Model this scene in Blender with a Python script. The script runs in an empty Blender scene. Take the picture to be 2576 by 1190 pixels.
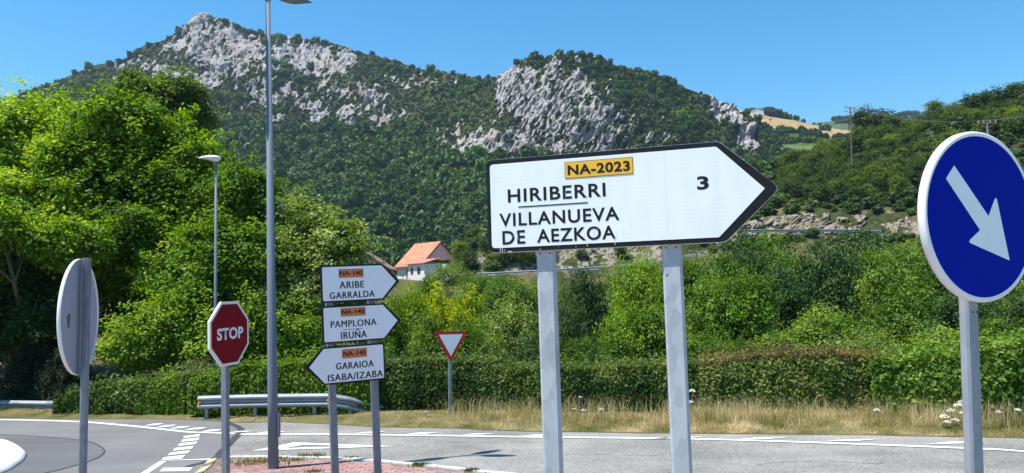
import bpy, bmesh, math, random
import numpy as np
from mathutils import Vector, Matrix

# ------------------------------------------------------------------ camera, world, sun, exposure
S = bpy.context.scene
F, H = 1946.0, 2.7                       # focal length in px of a 2576 px wide frame, eye height
pit, rol = math.radians(4.41), math.radians(1.3)
cf = np.array([0, math.cos(pit), math.sin(pit)])
_u0 = np.array([0, -math.sin(pit), math.cos(pit)]); _r0 = np.array([1.0, 0, 0])
cr = math.cos(rol) * _r0 - math.sin(rol) * _u0
cu = math.cos(rol) * _u0 + math.sin(rol) * _r0
cam = bpy.data.cameras.new('camera'); camo = bpy.data.objects.new('camera', cam)
S.collection.objects.link(camo); S.camera = camo
camo.matrix_world = Matrix(((cr[0], cu[0], -cf[0], 0), (cr[1], cu[1], -cf[1], 0), (cr[2], cu[2], -cf[2], H), (0, 0, 0, 1)))
cam.sensor_width = 36; cam.lens = 36 * F / 2576; cam.clip_start = 0.1; cam.clip_end = 9000

SUN = np.array([-3.08, -1.15, 7.82]); SUN /= np.linalg.norm(SUN)      # towards the sun
W = bpy.data.worlds.new('World'); S.world = W; W.use_nodes = True
wn = W.node_tree; wn.nodes.clear()
sky = wn.nodes.new('ShaderNodeTexSky'); sky.sky_type = 'NISHITA'; sky.sun_disc = False
sky.sun_elevation = math.asin(SUN[2]); sky.sun_rotation = math.atan2(SUN[0], SUN[1])
sky.altitude = 700; sky.air_density = 1.0; sky.dust_density = 0.2; sky.ozone_density = 2.0
bg = wn.nodes.new('ShaderNodeBackground'); bg.inputs[1].default_value = 0.138
wo = wn.nodes.new('ShaderNodeOutputWorld')
hsv_ = wn.nodes.new('ShaderNodeHueSaturation'); hsv_.inputs['Saturation'].default_value = 1.38; hsv_.inputs['Hue'].default_value = 0.488; hsv_.inputs['Value'].default_value = 0.93; wn.links.new(sky.outputs[0], hsv_.inputs['Color']); wn.links.new(hsv_.outputs[0], bg.inputs[0]); wn.links.new(bg.outputs[0], wo.inputs[0])
sl = bpy.data.lights.new('sun', 'SUN'); sl.energy = 5.0; sl.angle = math.radians(0.53); sl.color = (1.0, 0.955, 0.89)
slo = bpy.data.objects.new('sun', sl); S.collection.objects.link(slo)
slo.rotation_euler = Vector(SUN).to_track_quat('Z', 'Y').to_euler()
S.view_settings.view_transform = 'Standard'; S.view_settings.look = 'None'
S.view_settings.exposure = 0.70; S.view_settings.gamma = 1.0; S.view_settings.use_curve_mapping = False
S.cycles.max_bounces = 6; S.cycles.diffuse_bounces = 2; S.cycles.glossy_bounces = 2
S.cycles.transmission_bounces = 3; S.cycles.transparent_max_bounces = 4; S.cycles.volume_bounces = 0
S.cycles.use_denoising = True

def ray(x, y): return cf + (x - 1288) / F * cr - (y - 595) / F * cu
def at_y(x, y, Y): d = ray(x, y); return np.array([0, 0, H]) + d * (Y / d[1])
def at_z(x, y, z=0.0): d = ray(x, y); return np.array([0, 0, H]) + d * ((z - H) / d[2])
def rays(x, y): return cf[None] + ((x - 1288) / F)[:, None] * cr[None] - ((y - 595) / F)[:, None] * cu[None]
def at_ya(x, y, Y): d = rays(x, y); return np.array([[0, 0, H]]) + d * (Y / d[:, 1])[:, None]

rng = np.random.default_rng(7); random.seed(7)
COL = S.collection

# ------------------------------------------------------------------ numpy noise
_perm = np.random.default_rng(3).random((256, 256))
def vnoise(x, y, s=0):
    x = np.asarray(x, float) + s * 17.3; y = np.asarray(y, float) + s * 9.7
    xi = np.floor(x).astype(int); yi = np.floor(y).astype(int); fx = x - xi; fy = y - yi
    fx = fx * fx * (3 - 2 * fx); fy = fy * fy * (3 - 2 * fy)
    g = lambda a, b: _perm[a % 256, b % 256]
    return (g(xi, yi) * (1 - fx) + g(xi + 1, yi) * fx) * (1 - fy) + (g(xi, yi + 1) * (1 - fx) + g(xi + 1, yi + 1) * fx) * fy
def fbm(x, y, o=4, s=0):
    a, t, n = 1.0, 0.0, 0.0
    for k in range(o):
        t = t + a * vnoise(x * 2 ** k, y * 2 ** k, s + k); n += a; a *= 0.55
    return t / n
def ridged(x, y, o=4, s=0):
    a, t, n = 1.0, 0.0, 0.0
    for k in range(o):
        t = t + a * (1 - np.abs(2 * vnoise(x * 2 ** k, y * 2 ** k, s + k) - 1)); n += a; a *= 0.55
    return t / n

# ------------------------------------------------------------------ materials
def mat(name):
    m = bpy.data.materials.new(name); m.use_nodes = True
    return m, m.node_tree, m.node_tree.nodes['Principled BSDF']
def N(nt, t, **kw):
    n = nt.nodes.new(t)
    for k, v in kw.items():
        if k.startswith('i_'):
            n.inputs[k[2:].replace('_', ' ')].default_value = v
        else: setattr(n, k, v)
    return n
def ramp(nt, stops, interp='LINEAR'):
    r = nt.nodes.new('ShaderNodeValToRGB'); r.color_ramp.interpolation = interp
    while len(r.color_ramp.elements) < len(stops): r.color_ramp.elements.new(0.5)
    for e, (p, c) in zip(r.color_ramp.elements, stops):
        e.position = p; e.color = (*c, 1) if len(c) == 3 else c
    return r
def coords(nt, scale=(1, 1, 1), rot=(0, 0, 0), kind='Object'):
    tc = nt.nodes.new('ShaderNodeTexCoord'); mp = nt.nodes.new('ShaderNodeMapping')
    mp.inputs['Scale'].default_value = scale; mp.inputs['Rotation'].default_value = rot
    nt.links.new(tc.outputs[kind], mp.inputs[0]); return mp.outputs[0]
def plain(name, c, rough=0.6, metal=0.0, spec=0.5, var=0.12, scale=6, bump=0.0, bscale=60, space='Object'):
    m, nt, b = mat(name); L = nt.links.new
    co = coords(nt, kind=space)
    n = N(nt, 'ShaderNodeTexNoise', i_Scale=scale, i_Detail=5.0, i_Roughness=0.6); L(co, n.inputs['Vector'])
    lo = tuple(v * (1 - var) for v in c); hi = tuple(min(1, v * (1 + var)) for v in c)
    r = ramp(nt, [(0.3, lo), (0.7, hi)]); L(n.outputs['Fac'], r.inputs[0]); L(r.outputs[0], b.inputs['Base Color'])
    b.inputs['Roughness'].default_value = rough; b.inputs['Metallic'].default_value = metal
    b.inputs['Specular IOR Level'].default_value = spec
    if bump:
        n2 = N(nt, 'ShaderNodeTexNoise', i_Scale=bscale, i_Detail=4.0); L(co, n2.inputs['Vector'])
        bp = N(nt, 'ShaderNodeBump', i_Strength=bump, i_Distance=0.02); L(n2.outputs['Fac'], bp.inputs['Height']); L(bp.outputs[0], b.inputs['Normal'])
    return m
def leafmat(name, c0, c1, c2, trans=0.35, drift=0.35, dscale=0.5, rough=0.55, spec=0.2):
    """leaf colour runs over the leaves by the per-leaf attribute 'tone', and drifts with place"""
    m, nt, b = mat(name); L = nt.links.new
    at = N(nt, 'ShaderNodeAttribute', attribute_name='tone')
    ge = nt.nodes.new('ShaderNodeNewGeometry')
    n = N(nt, 'ShaderNodeTexNoise', i_Scale=dscale, i_Detail=3.0); L(ge.outputs['Position'], n.inputs['Vector'])
    oi = nt.nodes.new('ShaderNodeObjectInfo')
    m1 = N(nt, 'ShaderNodeMath', operation='MULTIPLY_ADD'); m1.inputs[1].default_value = drift * 2; m1.inputs[2].default_value = -drift
    L(n.outputs['Fac'], m1.inputs[0])
    m2 = N(nt, 'ShaderNodeMath', operation='MULTIPLY_ADD'); m2.inputs[1].default_value = 0.3; L(oi.outputs['Random'], m2.inputs[0]); L(m1.outputs[0], m2.inputs[2])
    m3 = N(nt, 'ShaderNodeMath', operation='MULTIPLY_ADD'); m3.inputs[1].default_value = 0.75; L(at.outputs['Fac'], m3.inputs[0]); L(m2.outputs[0], m3.inputs[2])
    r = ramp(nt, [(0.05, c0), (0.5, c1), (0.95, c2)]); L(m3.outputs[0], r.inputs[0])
    L(r.outputs[0], b.inputs['Base Color']); b.inputs['Roughness'].default_value = rough; b.inputs['Specular IOR Level'].default_value = spec
    tr = nt.nodes.new('ShaderNodeBsdfTranslucent')
    hs = N(nt, 'ShaderNodeHueSaturation', i_Saturation=1.15, i_Value=1.5, i_Hue=0.485); L(r.outputs[0], hs.inputs['Color']); L(hs.outputs[0], tr.inputs[0])
    mx = N(nt, 'ShaderNodeMixShader'); mx.inputs[0].default_value = trans
    L(b.outputs[0], mx.inputs[1]); L(tr.outputs[0], mx.inputs[2]); L(mx.outputs[0], nt.nodes['Material Output'].inputs[0])
    return m

def galv(name, base=(0.17, 0.19, 0.22), sc=26, lo=.8, hi=1.2):
    m, nt, b = mat(name); L = nt.links.new
    co = coords(nt, (1, 1, 0.55))
    v = N(nt, 'ShaderNodeTexVoronoi', i_Scale=sc); L(co, v.inputs['Vector'])
    n = N(nt, 'ShaderNodeTexNoise', i_Scale=3.0, i_Detail=6.0, i_Roughness=0.65); L(co, n.inputs['Vector'])
    hsv = N(nt, 'ShaderNodeSeparateColor'); L(v.outputs['Color'], hsv.inputs[0])
    a = N(nt, 'ShaderNodeMath', operation='MULTIPLY_ADD'); a.inputs[1].default_value = 0.45; L(hsv.outputs[0], a.inputs[0]); L(n.outputs['Fac'], a.inputs[2])
    r = ramp(nt, [(0.35, tuple(x * lo for x in base)), (0.62, base), (0.9, tuple(x * hi for x in base))]); L(a.outputs[0], r.inputs[0])
    L(r.outputs[0], b.inputs['Base Color']); b.inputs['Metallic'].default_value = 0.05; b.inputs['Specular IOR Level'].default_value = 0.3
    rr = N(nt, 'ShaderNodeMapRange'); rr.inputs[3].default_value = 0.38; rr.inputs[4].default_value = 0.62; L(hsv.outputs[1], rr.inputs[0]); L(rr.outputs[0], b.inputs['Roughness'])
    return m

M = {}
M['galv'] = galv('galvanised_steel')
M['galv_mid'] = galv('shaded_galvanised_steel', (0.24, 0.26, 0.285), 22, .85, 1.15)  # darker copy of the zinc: shade on the blue sign post put into its colour
M['rail'] = plain('dull_rail_zinc', (0.22, 0.245, 0.28), 0.55, 0.3, var=0.12, scale=3)
M['galv_big'] = galv('spangled_galvanised_steel', (0.37, 0.40, 0.43), 17, .80, 1.17)
M['grey_paint'] = plain('lamp_grey_paint', (0.135, 0.165, 0.205), 0.65, 0.0, 0.3, 0.07, 2.5)
M['lamp_white'] = plain('lamp_head_paint', (0.62, 0.64, 0.66), 0.4, var=0.05)
M['lamp_glass'] = plain('lamp_glass', (0.16, 0.16, 0.17), 0.12, spec=0.6)
M['black'] = plain('black_sheeting', (0.008, 0.008, 0.010), 0.5, spec=0.25, var=0.3, scale=20)
M['white_plain'] = plain('white_sheeting', (0.76, 0.79, 0.82), 0.4, var=0.03, scale=8)
M['back_grey'] = plain('plate_back_grey', (0.34, 0.35, 0.42), 0.5, 0.15, var=0.06, scale=4)
M['rim_white'] = plain('rim_white', (0.78, 0.77, 0.76), 0.45, var=0.04, scale=5)
M['red'] = plain('stop_red', (0.20, 0.004, 0.009), 0.6, spec=0.1, var=0.08, scale=5)
M['red_bright'] = plain('yield_red', (0.50, 0.02, 0.015), 0.5, spec=0.2, var=0.1, scale=8)
M['blue'] = plain('sign_blue', (0.0, 0.012, 0.30), 0.7, spec=0.05, var=0.05, scale=2.2)
M['yellow'] = plain('route_yellow', (0.80, 0.43, 0.02), 0.4, var=0.04)
M['orange'] = plain('route_orange', (0.62, 0.16, 0.04), 0.4, var=0.06)
M['dark_hole'] = plain('bolt_hole_dark', (0.01, 0.01, 0.01), 0.8)
M['amber'] = plain('amber_reflector', (0.75, 0.30, 0.02), 0.3)
M['bark'] = plain('bark', (0.10, 0.075, 0.05), 0.9, var=0.4, scale=9, bump=0.6, bscale=30)
M['twig'] = plain('hedge_twigs', (0.035, 0.035, 0.018), 0.95, var=0.4, scale=12)
M['patch'] = plain('torn_sticker', (0.10, 0.10, 0.075), 0.7, var=0.8, scale=55)
M['joint'] = plain('panel_joint_grey', (.50, .52, .54), .6)
def sheeting():
    m, nt, b = mat('ribbed_white_sheeting'); L = nt.links.new
    co = coords(nt)
    w = N(nt, 'ShaderNodeTexWave', wave_type='BANDS', bands_direction='Z', i_Scale=11.5, i_Distortion=0.1, i_Detail=1.0); L(co, w.inputs['Vector'])
    n = N(nt, 'ShaderNodeTexNoise', i_Scale=1.6, i_Detail=4.0); L(co, n.inputs['Vector'])
    a = N(nt, 'ShaderNodeMath', operation='MULTIPLY_ADD'); a.inputs[1].default_value = 0.2; L(w.outputs['Fac'], a.inputs[0]); L(n.outputs['Fac'], a.inputs[2])
    r = ramp(nt, [(0.3, (0.76, 0.79, 0.81)), (0.85, (0.83, 0.85, 0.87))]); L(a.outputs[0], r.inputs[0]); ng = N(nt, 'ShaderNodeTexNoise', i_Scale=2.0, i_Detail=8.0, i_Roughness=0.7); L(coords(nt, (6, 1, 1.2)), ng.inputs['Vector'])
    gr = ramp(nt, [(0.42, (1, 1, 1)), (0.78, (0.90, 0.89, 0.87))]); L(ng.outputs['Fac'], gr.inputs[0])
    mg = N(nt, 'ShaderNodeMixRGB', blend_type='MULTIPLY'); mg.inputs[0].default_value = 1; L(r.outputs[0], mg.inputs[1]); L(gr.outputs[0], mg.inputs[2]); L(mg.outputs[0], b.inputs['Base Color'])
    b.inputs['Roughness'].default_value = 0.4
    return m
M['sheeting'] = sheeting()

LF = dict(
    maple=leafmat('maple_leaves', (0.024, 0.070, 0.006), (0.16, 0.30, 0.020), (0.43, 0.53, 0.09), 0.46, drift=.5, dscale=0.55),
    ash=leafmat('back_tree_leaves', (0.028, 0.060, 0.012), (0.10, 0.165, 0.03), (0.24, 0.30, 0.09), 0.38, dscale=0.4),
    pale=leafmat('pale_leaves', (0.034, 0.070, 0.010), (0.17, 0.26, 0.04), (0.50, 0.56, 0.22), 0.40, drift=.45, dscale=0.9),
    bramble=leafmat('bramble_leaves', (0.016, 0.052, 0.004), (0.115, 0.235, 0.014), (0.30, 0.42, 0.045), 0.38, drift=.45, dscale=0.8),
    mid=leafmat('bush_leaves', (0.012, 0.038, 0.005), (0.078, 0.165, 0.014), (0.26, 0.36, 0.055), 0.32, drift=.55, dscale=0.7),
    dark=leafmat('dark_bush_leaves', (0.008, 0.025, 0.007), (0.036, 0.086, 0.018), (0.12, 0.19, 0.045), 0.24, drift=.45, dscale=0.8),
    yellow=leafmat('lime_leaves', (0.06, 0.11, 0.005), (0.24, 0.33, 0.015), (0.50, 0.56, 0.03), 0.5, dscale=0.8),
    hedge=leafmat('hedge_leaves', (0.018, 0.040, 0.008), (0.075, 0.135, 0.022), (0.26, 0.29, 0.07), 0.32, drift=.6, dscale=1.6),
    hedge_green=leafmat('bright_hedge_leaves', (0.026, 0.066, 0.006), (0.115, 0.21, 0.016), (0.27, 0.37, 0.045), 0.42, drift=.45, dscale=1.2),
    hedge_red=leafmat('reddish_hedge_leaves', (0.05, 0.045, 0.015), (0.13, 0.095, 0.035), (0.26, 0.19, 0.07), 0.3, dscale=1.5),
    ivy=leafmat('ivy_leaves', (0.020, 0.042, 0.008), (0.085, 0.15, 0.022), (0.28, 0.33, 0.10), 0.36, drift=.4, dscale=1.4),
    conifer=leafmat('spruce_needles', (0.010, 0.022, 0.010), (0.028, 0.045, 0.020), (0.06, 0.08, 0.04), 0.15, dscale=1.0),
    hill=leafmat('hillside_leaves', (0.012, 0.030, 0.007), (0.056, 0.105, 0.016), (0.15, 0.20, 0.034), 0.25, drift=0.55, dscale=0.06),
    hill_light=leafmat('light_hillside_leaves', (0.035, 0.07, 0.008), (0.11, 0.17, 0.016), (0.22, 0.28, 0.035), 0.32, drift=0.35, dscale=0.1),
    forest=leafmat('forest_leaves', (0.010, 0.036, 0.008), (0.050, 0.112, 0.020), (0.13, 0.20, 0.032), 0.15, drift=0.7, dscale=0.025, spec=0.15),
    scrub=leafmat('scrub_leaves', (0.016, 0.034, 0.008), (0.044, 0.072, 0.015), (0.10, 0.12, 0.026), 0.12, drift=0.5, dscale=0.03, spec=0.15),
    grass=leafmat('verge_grass', (0.10, 0.16, 0.025), (0.44, 0.37, 0.17), (0.82, 0.69, 0.44), 0.45, drift=0.8, dscale=1.8, rough=0.7, spec=0.12),
    weed=leafmat('weed_blades', (0.05, 0.09, 0.012), (0.14, 0.17, 0.03), (0.33, 0.27, 0.10), 0.3, drift=0.3, dscale=2.0, rough=0.7, spec=0.2),
)

def asphalt(name, lo, hi, grain=0.5, gscale=60):
    m, nt, b = mat(name); L = nt.links.new
    co = coords(nt)
    n = N(nt, 'ShaderNodeTexNoise', i_Scale=0.55, i_Detail=6.0, i_Roughness=0.55); L(co, n.inputs['Vector'])
    v = N(nt, 'ShaderNodeTexVoronoi', i_Scale=gscale); L(co, v.inputs['Vector'])
    sc = N(nt, 'ShaderNodeSeparateColor'); L(v.outputs['Color'], sc.inputs[0])
    a = N(nt, 'ShaderNodeMath', operation='MULTIPLY_ADD'); a.inputs[1].default_value = grain; L(sc.outputs[0], a.inputs[0])
    a0 = N(nt, 'ShaderNodeMath', operation='SUBTRACT'); a0.inputs[1].default_value = grain * 0.5; L(n.outputs['Fac'], a0.inputs[0]); L(a0.outputs[0], a.inputs[2])
    mid = tuple((p + q) / 2 for p, q in zip(lo, hi))
    r = ramp(nt, [(0.2, lo), (0.5, mid), (0.8, hi)]); L(a.outputs[0], r.inputs[0])
    # tyre wear: long soft bands
    n2 = N(nt, 'ShaderNodeTexNoise', i_Scale=1.0, i_Detail=3.0); L(coords(nt, (0.06, 1.0, 1), (0, 0, math.radians(-8))), n2.inputs['Vector'])
    mr = N(nt, 'ShaderNodeMapRange'); mr.inputs[1].default_value = 0.3; mr.inputs[2].default_value = 0.7; mr.inputs[3].default_value = 0.86; mr.inputs[4].default_value = 1.1; L(n2.outputs['Fac'], mr.inputs[0])
    mu = N(nt, 'ShaderNodeMixRGB', blend_type='MULTIPLY'); mu.inputs[0].default_value = 1; L(r.outputs[0], mu.inputs[1]); L(mr.outputs[0], mu.inputs[2])
    L(mu.outputs[0], b.inputs['Base Color']); b.inputs['Roughness'].default_value = 0.85; b.inputs['Specular IOR Level'].default_value = 0.25
    bp = N(nt, 'ShaderNodeBump', i_Strength=0.5, i_Distance=0.006); L(sc.outputs[1], bp.inputs['Height']); L(bp.outputs[0], b.inputs['Normal'])
    return m
M['asphalt'] = asphalt('coarse_asphalt', (0.14, 0.134, 0.122), (0.325, 0.312, 0.285), 0.5, 45)
M['asphalt_new'] = asphalt('smooth_asphalt', (0.14, 0.138, 0.136), (0.205, 0.202, 0.20), 0.25, 70)
M['asphalt_dark'] = asphalt('repair_asphalt', (0.105, 0.104, 0.106), (0.155, 0.154, 0.158), 0.25, 70)
M['seam'] = plain('tar_seam', (0.04, 0.04, 0.045), 0.7, var=0.4, scale=10)
M['white_mark'] = plain('road_paint', (0.70, 0.70, 0.68), 0.6, var=0.14, scale=14)
M['white_conc'] = plain('white_painted_concrete', (0.62, 0.62, 0.61), 0.7, var=0.10, scale=3)
M['yellow_mark'] = plain('faded_yellow_paint', (0.46, 0.36, 0.19), 0.7, var=0.2, scale=12)
M['kerb_dark'] = plain('kerb_black_paint', (0.10, 0.10, 0.10), 0.7, var=0.4, scale=12)
M['mortar'] = plain('joint_sand', (0.16, 0.12, 0.10), 0.95, var=0.3, scale=30)

def paver_mat():
    m, nt, b = mat('red_paver'); L = nt.links.new
    oi = nt.nodes.new('ShaderNodeObjectInfo'); ge = nt.nodes.new('ShaderNodeNewGeometry')
    n = N(nt, 'ShaderNodeTexNoise', i_Scale=3.0, i_Detail=6.0, i_Roughness=0.7); L(ge.outputs['Position'], n.inputs['Vector'])
    a = N(nt, 'ShaderNodeMath', operation='MULTIPLY_ADD'); a.inputs[1].default_value = 0.35; L(oi.outputs['Random'], a.inputs[0]); L(n.outputs['Fac'], a.inputs[2])
    r = ramp(nt, [(0.35, (0.20, 0.105, 0.092)), (0.65, (0.31, 0.17, 0.152)), (0.95, (0.40, 0.24, 0.21))]); L(a.outputs[0], r.inputs[0])
    L(r.outputs[0], b.inputs['Base Color']); b.inputs['Roughness'].default_value = 0.85
    return m
M['paver'] = paver_mat()

def ground_mat(name, cols, scale=0.6, detail=8, bump=0.4):
    m, nt, b = mat(name); L = nt.links.new
    ge = nt.nodes.new('ShaderNodeNewGeometry')
    n = N(nt, 'ShaderNodeTexNoise', i_Scale=scale, i_Detail=float(detail), i_Roughness=0.65); L(ge.outputs['Position'], n.inputs['Vector'])
    r = ramp(nt, [(0.25 + 0.5 * i / (len(cols) - 1), c) for i, c in enumerate(cols)]); L(n.outputs['Fac'], r.inputs[0])
    L(r.outputs[0], b.inputs['Base Color']); b.inputs['Roughness'].default_value = 0.95; b.inputs['Specular IOR Level'].default_value = 0.1
    n2 = N(nt, 'ShaderNodeTexNoise', i_Scale=scale * 9, i_Detail=5.0); L(ge.outputs['Position'], n2.inputs['Vector'])
    bp = N(nt, 'ShaderNodeBump', i_Strength=bump, i_Distance=0.15 / scale); L(n2.outputs['Fac'], bp.inputs['Height']); L(bp.outputs[0], b.inputs['Normal'])
    return m
M['soil'] = ground_mat('earth_and_litter', [(0.05, 0.055, 0.02), (0.09, 0.08, 0.035), (0.13, 0.11, 0.05)], 0.8)
M['verge'] = ground_mat('dry_verge', [(0.06, 0.075, 0.022), (0.13, 0.115, 0.045), (0.27, 0.21, 0.11)], 1.6)

def terrain_mat(name, rockcol=((0.27, 0.26, 0.25), (0.44, 0.43, 0.415)), bdist=1.6, rscale=0.12):
    """base colour of the ground cover comes from attribute 'cover' (rgb), bare rock from attribute 'rock'"""
    m, nt, b = mat(name); L = nt.links.new
    ge = nt.nodes.new('ShaderNodeNewGeometry')
    cov = N(nt, 'ShaderNodeAttribute', attribute_name='cover'); rk = N(nt, 'ShaderNodeAttribute', attribute_name='rock')
    mp = nt.nodes.new('ShaderNodeMapping'); mp.inputs['Rotation'].default_value = (0, math.radians(24), 0); mp.inputs['Scale'].default_value = (1.7, 1.0, 0.55); L(ge.outputs['Position'], mp.inputs[0])
    n = N(nt, 'ShaderNodeTexNoise', i_Scale=rscale * 2.2, i_Detail=9.0, i_Roughness=0.75); L(mp.outputs[0], n.inputs['Vector'])
    v = N(nt, 'ShaderNodeTexVoronoi', feature='DISTANCE_TO_EDGE', i_Scale=rscale * 1.8); L(mp.outputs[0], v.inputs['Vector'])
    warp = N(nt, 'ShaderNodeMixRGB'); warp.inputs[0].default_value = 0.06; L(mp.outputs[0], warp.inputs[1])
    r = ramp(nt, [(0.30, tuple(c * 0.42 for c in rockcol[0])), (0.42, rockcol[0]), (0.60, rockcol[1])]); L(n.outputs['Fac'], r.inputs[0])
    rust = N(nt, 'ShaderNodeTexNoise', i_Scale=0.03, i_Detail=3.0); L(ge.outputs['Position'], rust.inputs['Vector'])
    rr = ramp(nt, [(0.5, (1, 1, 1)), (0.72, (1.0, 0.86, 0.76))]); L(rust.outputs['Fac'], rr.inputs[0])
    mu = N(nt, 'ShaderNodeMixRGB', blend_type='MULTIPLY'); mu.inputs[0].default_value = 1.0; L(r.outputs[0], mu.inputs[1]); L(rr.outputs[0], mu.inputs[2])
    n3 = N(nt, 'ShaderNodeTexNoise', i_Scale=rscale * 1.6, i_Detail=6.0, i_Roughness=0.7); L(ge.outputs['Position'], n3.inputs['Vector'])
    cv = N(nt, 'ShaderNodeMapRange'); cv.inputs[1].default_value = 0.3; cv.inputs[2].default_value = 0.7; cv.inputs[3].default_value = 0.55; cv.inputs[4].default_value = 1.45; L(n3.outputs['Fac'], cv.inputs[0])
    cm = N(nt, 'ShaderNodeMixRGB', blend_type='MULTIPLY'); cm.inputs[0].default_value = 1.0; L(cov.outputs['Color'], cm.inputs[1]); L(cv.outputs[0], cm.inputs[2])
    # ragged edge between rock and cover
    e = N(nt, 'ShaderNodeMath', operation='MULTIPLY_ADD'); e.inputs[1].default_value = 0.9; e.inputs[2].default_value = -0.45
    n4 = N(nt, 'ShaderNodeTexNoise', i_Scale=rscale * 3.0, i_Detail=6.0, i_Roughness=0.7); L(mp.outputs[0], n4.inputs['Vector']); L(n4.outputs['Fac'], e.inputs[0])
    ad = N(nt, 'ShaderNodeMath', operation='ADD'); L(rk.outputs['Fac'], ad.inputs[0]); L(e.outputs[0], ad.inputs[1])
    st = N(nt, 'ShaderNodeMapRange'); st.inputs[1].default_value = 0.44; st.inputs[2].default_value = 0.56; L(ad.outputs[0], st.inputs[0])
    mx = N(nt, 'ShaderNodeMixRGB'); L(st.outputs[0], mx.inputs[0]); L(cm.outputs[0], mx.inputs[1]); L(mu.outputs[0], mx.inputs[2])
    L(mx.outputs[0], b.inputs['Base Color']); b.inputs['Roughness'].default_value = 0.95; b.inputs['Specular IOR Level'].default_value = 0.1
    bp = N(nt, 'ShaderNodeBump', i_Strength=1.0, i_Distance=bdist); L(n.outputs['Fac'], bp.inputs['Height']); L(bp.outputs[0], b.inputs['Normal'])
    return m
M['mountain'] = terrain_mat('limestone_and_scrub')
M['hillside'] = terrain_mat('hillside_ground', ((0.26, 0.225, 0.18), (0.42, 0.375, 0.31)), 0.7, 0.5)
M['fields'] = terrain_mat('far_fields', bdist=2.0, rscale=0.05)

# ------------------------------------------------------------------ mesh helpers
def put(name, me, m=None, parent=None, loc=None):
    o = bpy.data.objects.new(name, me); COL.objects.link(o)
    if m is not None and me is not None and not me.materials: me.materials.append(m)
    if parent is not None: o.parent = parent
    if loc is not None: o.location = loc
    return o
def tag(o, label=None, cat=None, group=None, kind=None):
    if label: o['label'] = label
    if cat: o['category'] = cat
    if group: o['group'] = group
    if kind: o['kind'] = kind
    return o
def empty(name, loc=(0, 0, 0), label=None, cat=None, group=None):
    o = bpy.data.objects.new(name, None); COL.objects.link(o); o.location = loc; o.empty_display_size = 0.2
    return tag(o, label, cat, group)
def mesh(name, v, f, m=None, smooth=False):
    me = bpy.data.meshes.new(name); me.from_pydata([tuple(map(float, p)) for p in v], [], f); me.update()
    if m: me.materials.append(m)
    if smooth: me.polygons.foreach_set('use_smooth', [True] * len(me.polygons))
    return me
def poly_mesh(name, V, Fq, m=None, smooth=False, attrs=None):
    """V (n,3), Fq (k,c) faces all with c corners"""
    me = bpy.data.meshes.new(name); n, (k, c) = len(V), Fq.shape
    me.vertices.add(n); me.vertices.foreach_set('co', np.asarray(V, np.float32).ravel())
    me.loops.add(k * c); me.loops.foreach_set('vertex_index', Fq.astype(np.int32).ravel())
    me.polygons.add(k); me.polygons.foreach_set('loop_start', np.arange(0, k * c, c, dtype=np.int32))
    if smooth: me.polygons.foreach_set('use_smooth', np.ones(k, bool))
    me.update(calc_edges=True)
    for an, (typ, dom, arr) in (attrs or {}).items():
        a = me.attributes.new(an, typ, dom)
        a.data.foreach_set('color' if typ == 'FLOAT_COLOR' else 'value', np.asarray(arr, np.float32).ravel())
    if m: me.materials.append(m)
    return me
class MB:
    def __init__(s): s.v, s.f = [], []
    def add(s, v, f):
        k = len(s.v); s.v += [tuple(map(float, p)) for p in v]; s.f += [tuple(i + k for i in q) for q in f]; return s
    def box(s, a, b, Mx=None):
        (x0, y0, z0), (x1, y1, z1) = a, b
        v = [(x0, y0, z0), (x1, y0, z0), (x1, y1, z0), (x0, y1, z0), (x0, y0, z1), (x1, y0, z1), (x1, y1, z1), (x0, y1, z1)]
        if Mx is not None: v = [tuple(Mx @ Vector(p)) for p in v]
        return s.add(v, [(0, 3, 2, 1), (4, 5, 6, 7), (0, 1, 5, 4), (1, 2, 6, 5), (2, 3, 7, 6), (3, 0, 4, 7)])
    def tube(s, pts, rad, n=8, cap=True):
        pts = [np.array(p, float) for p in pts]; rad = rad if hasattr(rad, '__len__') else [rad] * len(pts)
        rings = []
        ref = None
        for i, p in enumerate(pts):
            t = pts[min(i + 1, len(pts) - 1)] - pts[max(i - 1, 0)]; t /= np.linalg.norm(t) + 1e-9
            if ref is None: ref = np.array([1.0, 0, 0]) if abs(t[0]) < 0.8 else np.array([0, 1.0, 0])
            a = np.cross(t, ref); a /= np.linalg.norm(a) + 1e-9; b = np.cross(t, a); ref = np.cross(a, t)
            rings.append([p + rad[i] * (math.cos(2 * math.pi * k / n) * a + math.sin(2 * math.pi * k / n) * b) for k in range(n)])
        v = [q for r in rings for q in r]; f = []
        for i in range(len(pts) - 1):
            for k in range(n):
                f.append((i * n + k, (i + 1) * n + k, (i + 1) * n + (k + 1) % n, i * n + (k + 1) % n))
        if cap: f.append(tuple(range(n))); f.append(tuple(reversed(range((len(pts) - 1) * n, len(pts) * n))))
        return s.add(v, f)
    def prism(s, outline, y0, y1):
        """outline in (x,z), from y0 (viewer side) to y1 (behind)"""
        n = len(outline)
        v = [(x, y0, z) for x, z in outline] + [(x, y1, z) for x, z in outline]
        f = [tuple(range(n)), tuple(reversed(range(n, 2 * n)))] + [(i, i + n, (i + 1) % n + n, (i + 1) % n) for i in range(n)]
        return s.add(v, f)
    def make(s, name, m, parent=None, smooth=False):
        o = put(name, mesh(name, s.v, s.f, m, smooth), None, parent); return o
def struct(name, me, m=None): return tag(put(name, me, m), kind='structure')
def ground_poly(name, px, m, z, thick=0.0, parent=None):
    """a flat sheet on the ground; outline points as seen in the photograph, taken down to the ground"""
    P = [at_z(x, y, z) for x, y in px]; return sheet(name, P, m, z, parent)
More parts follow.
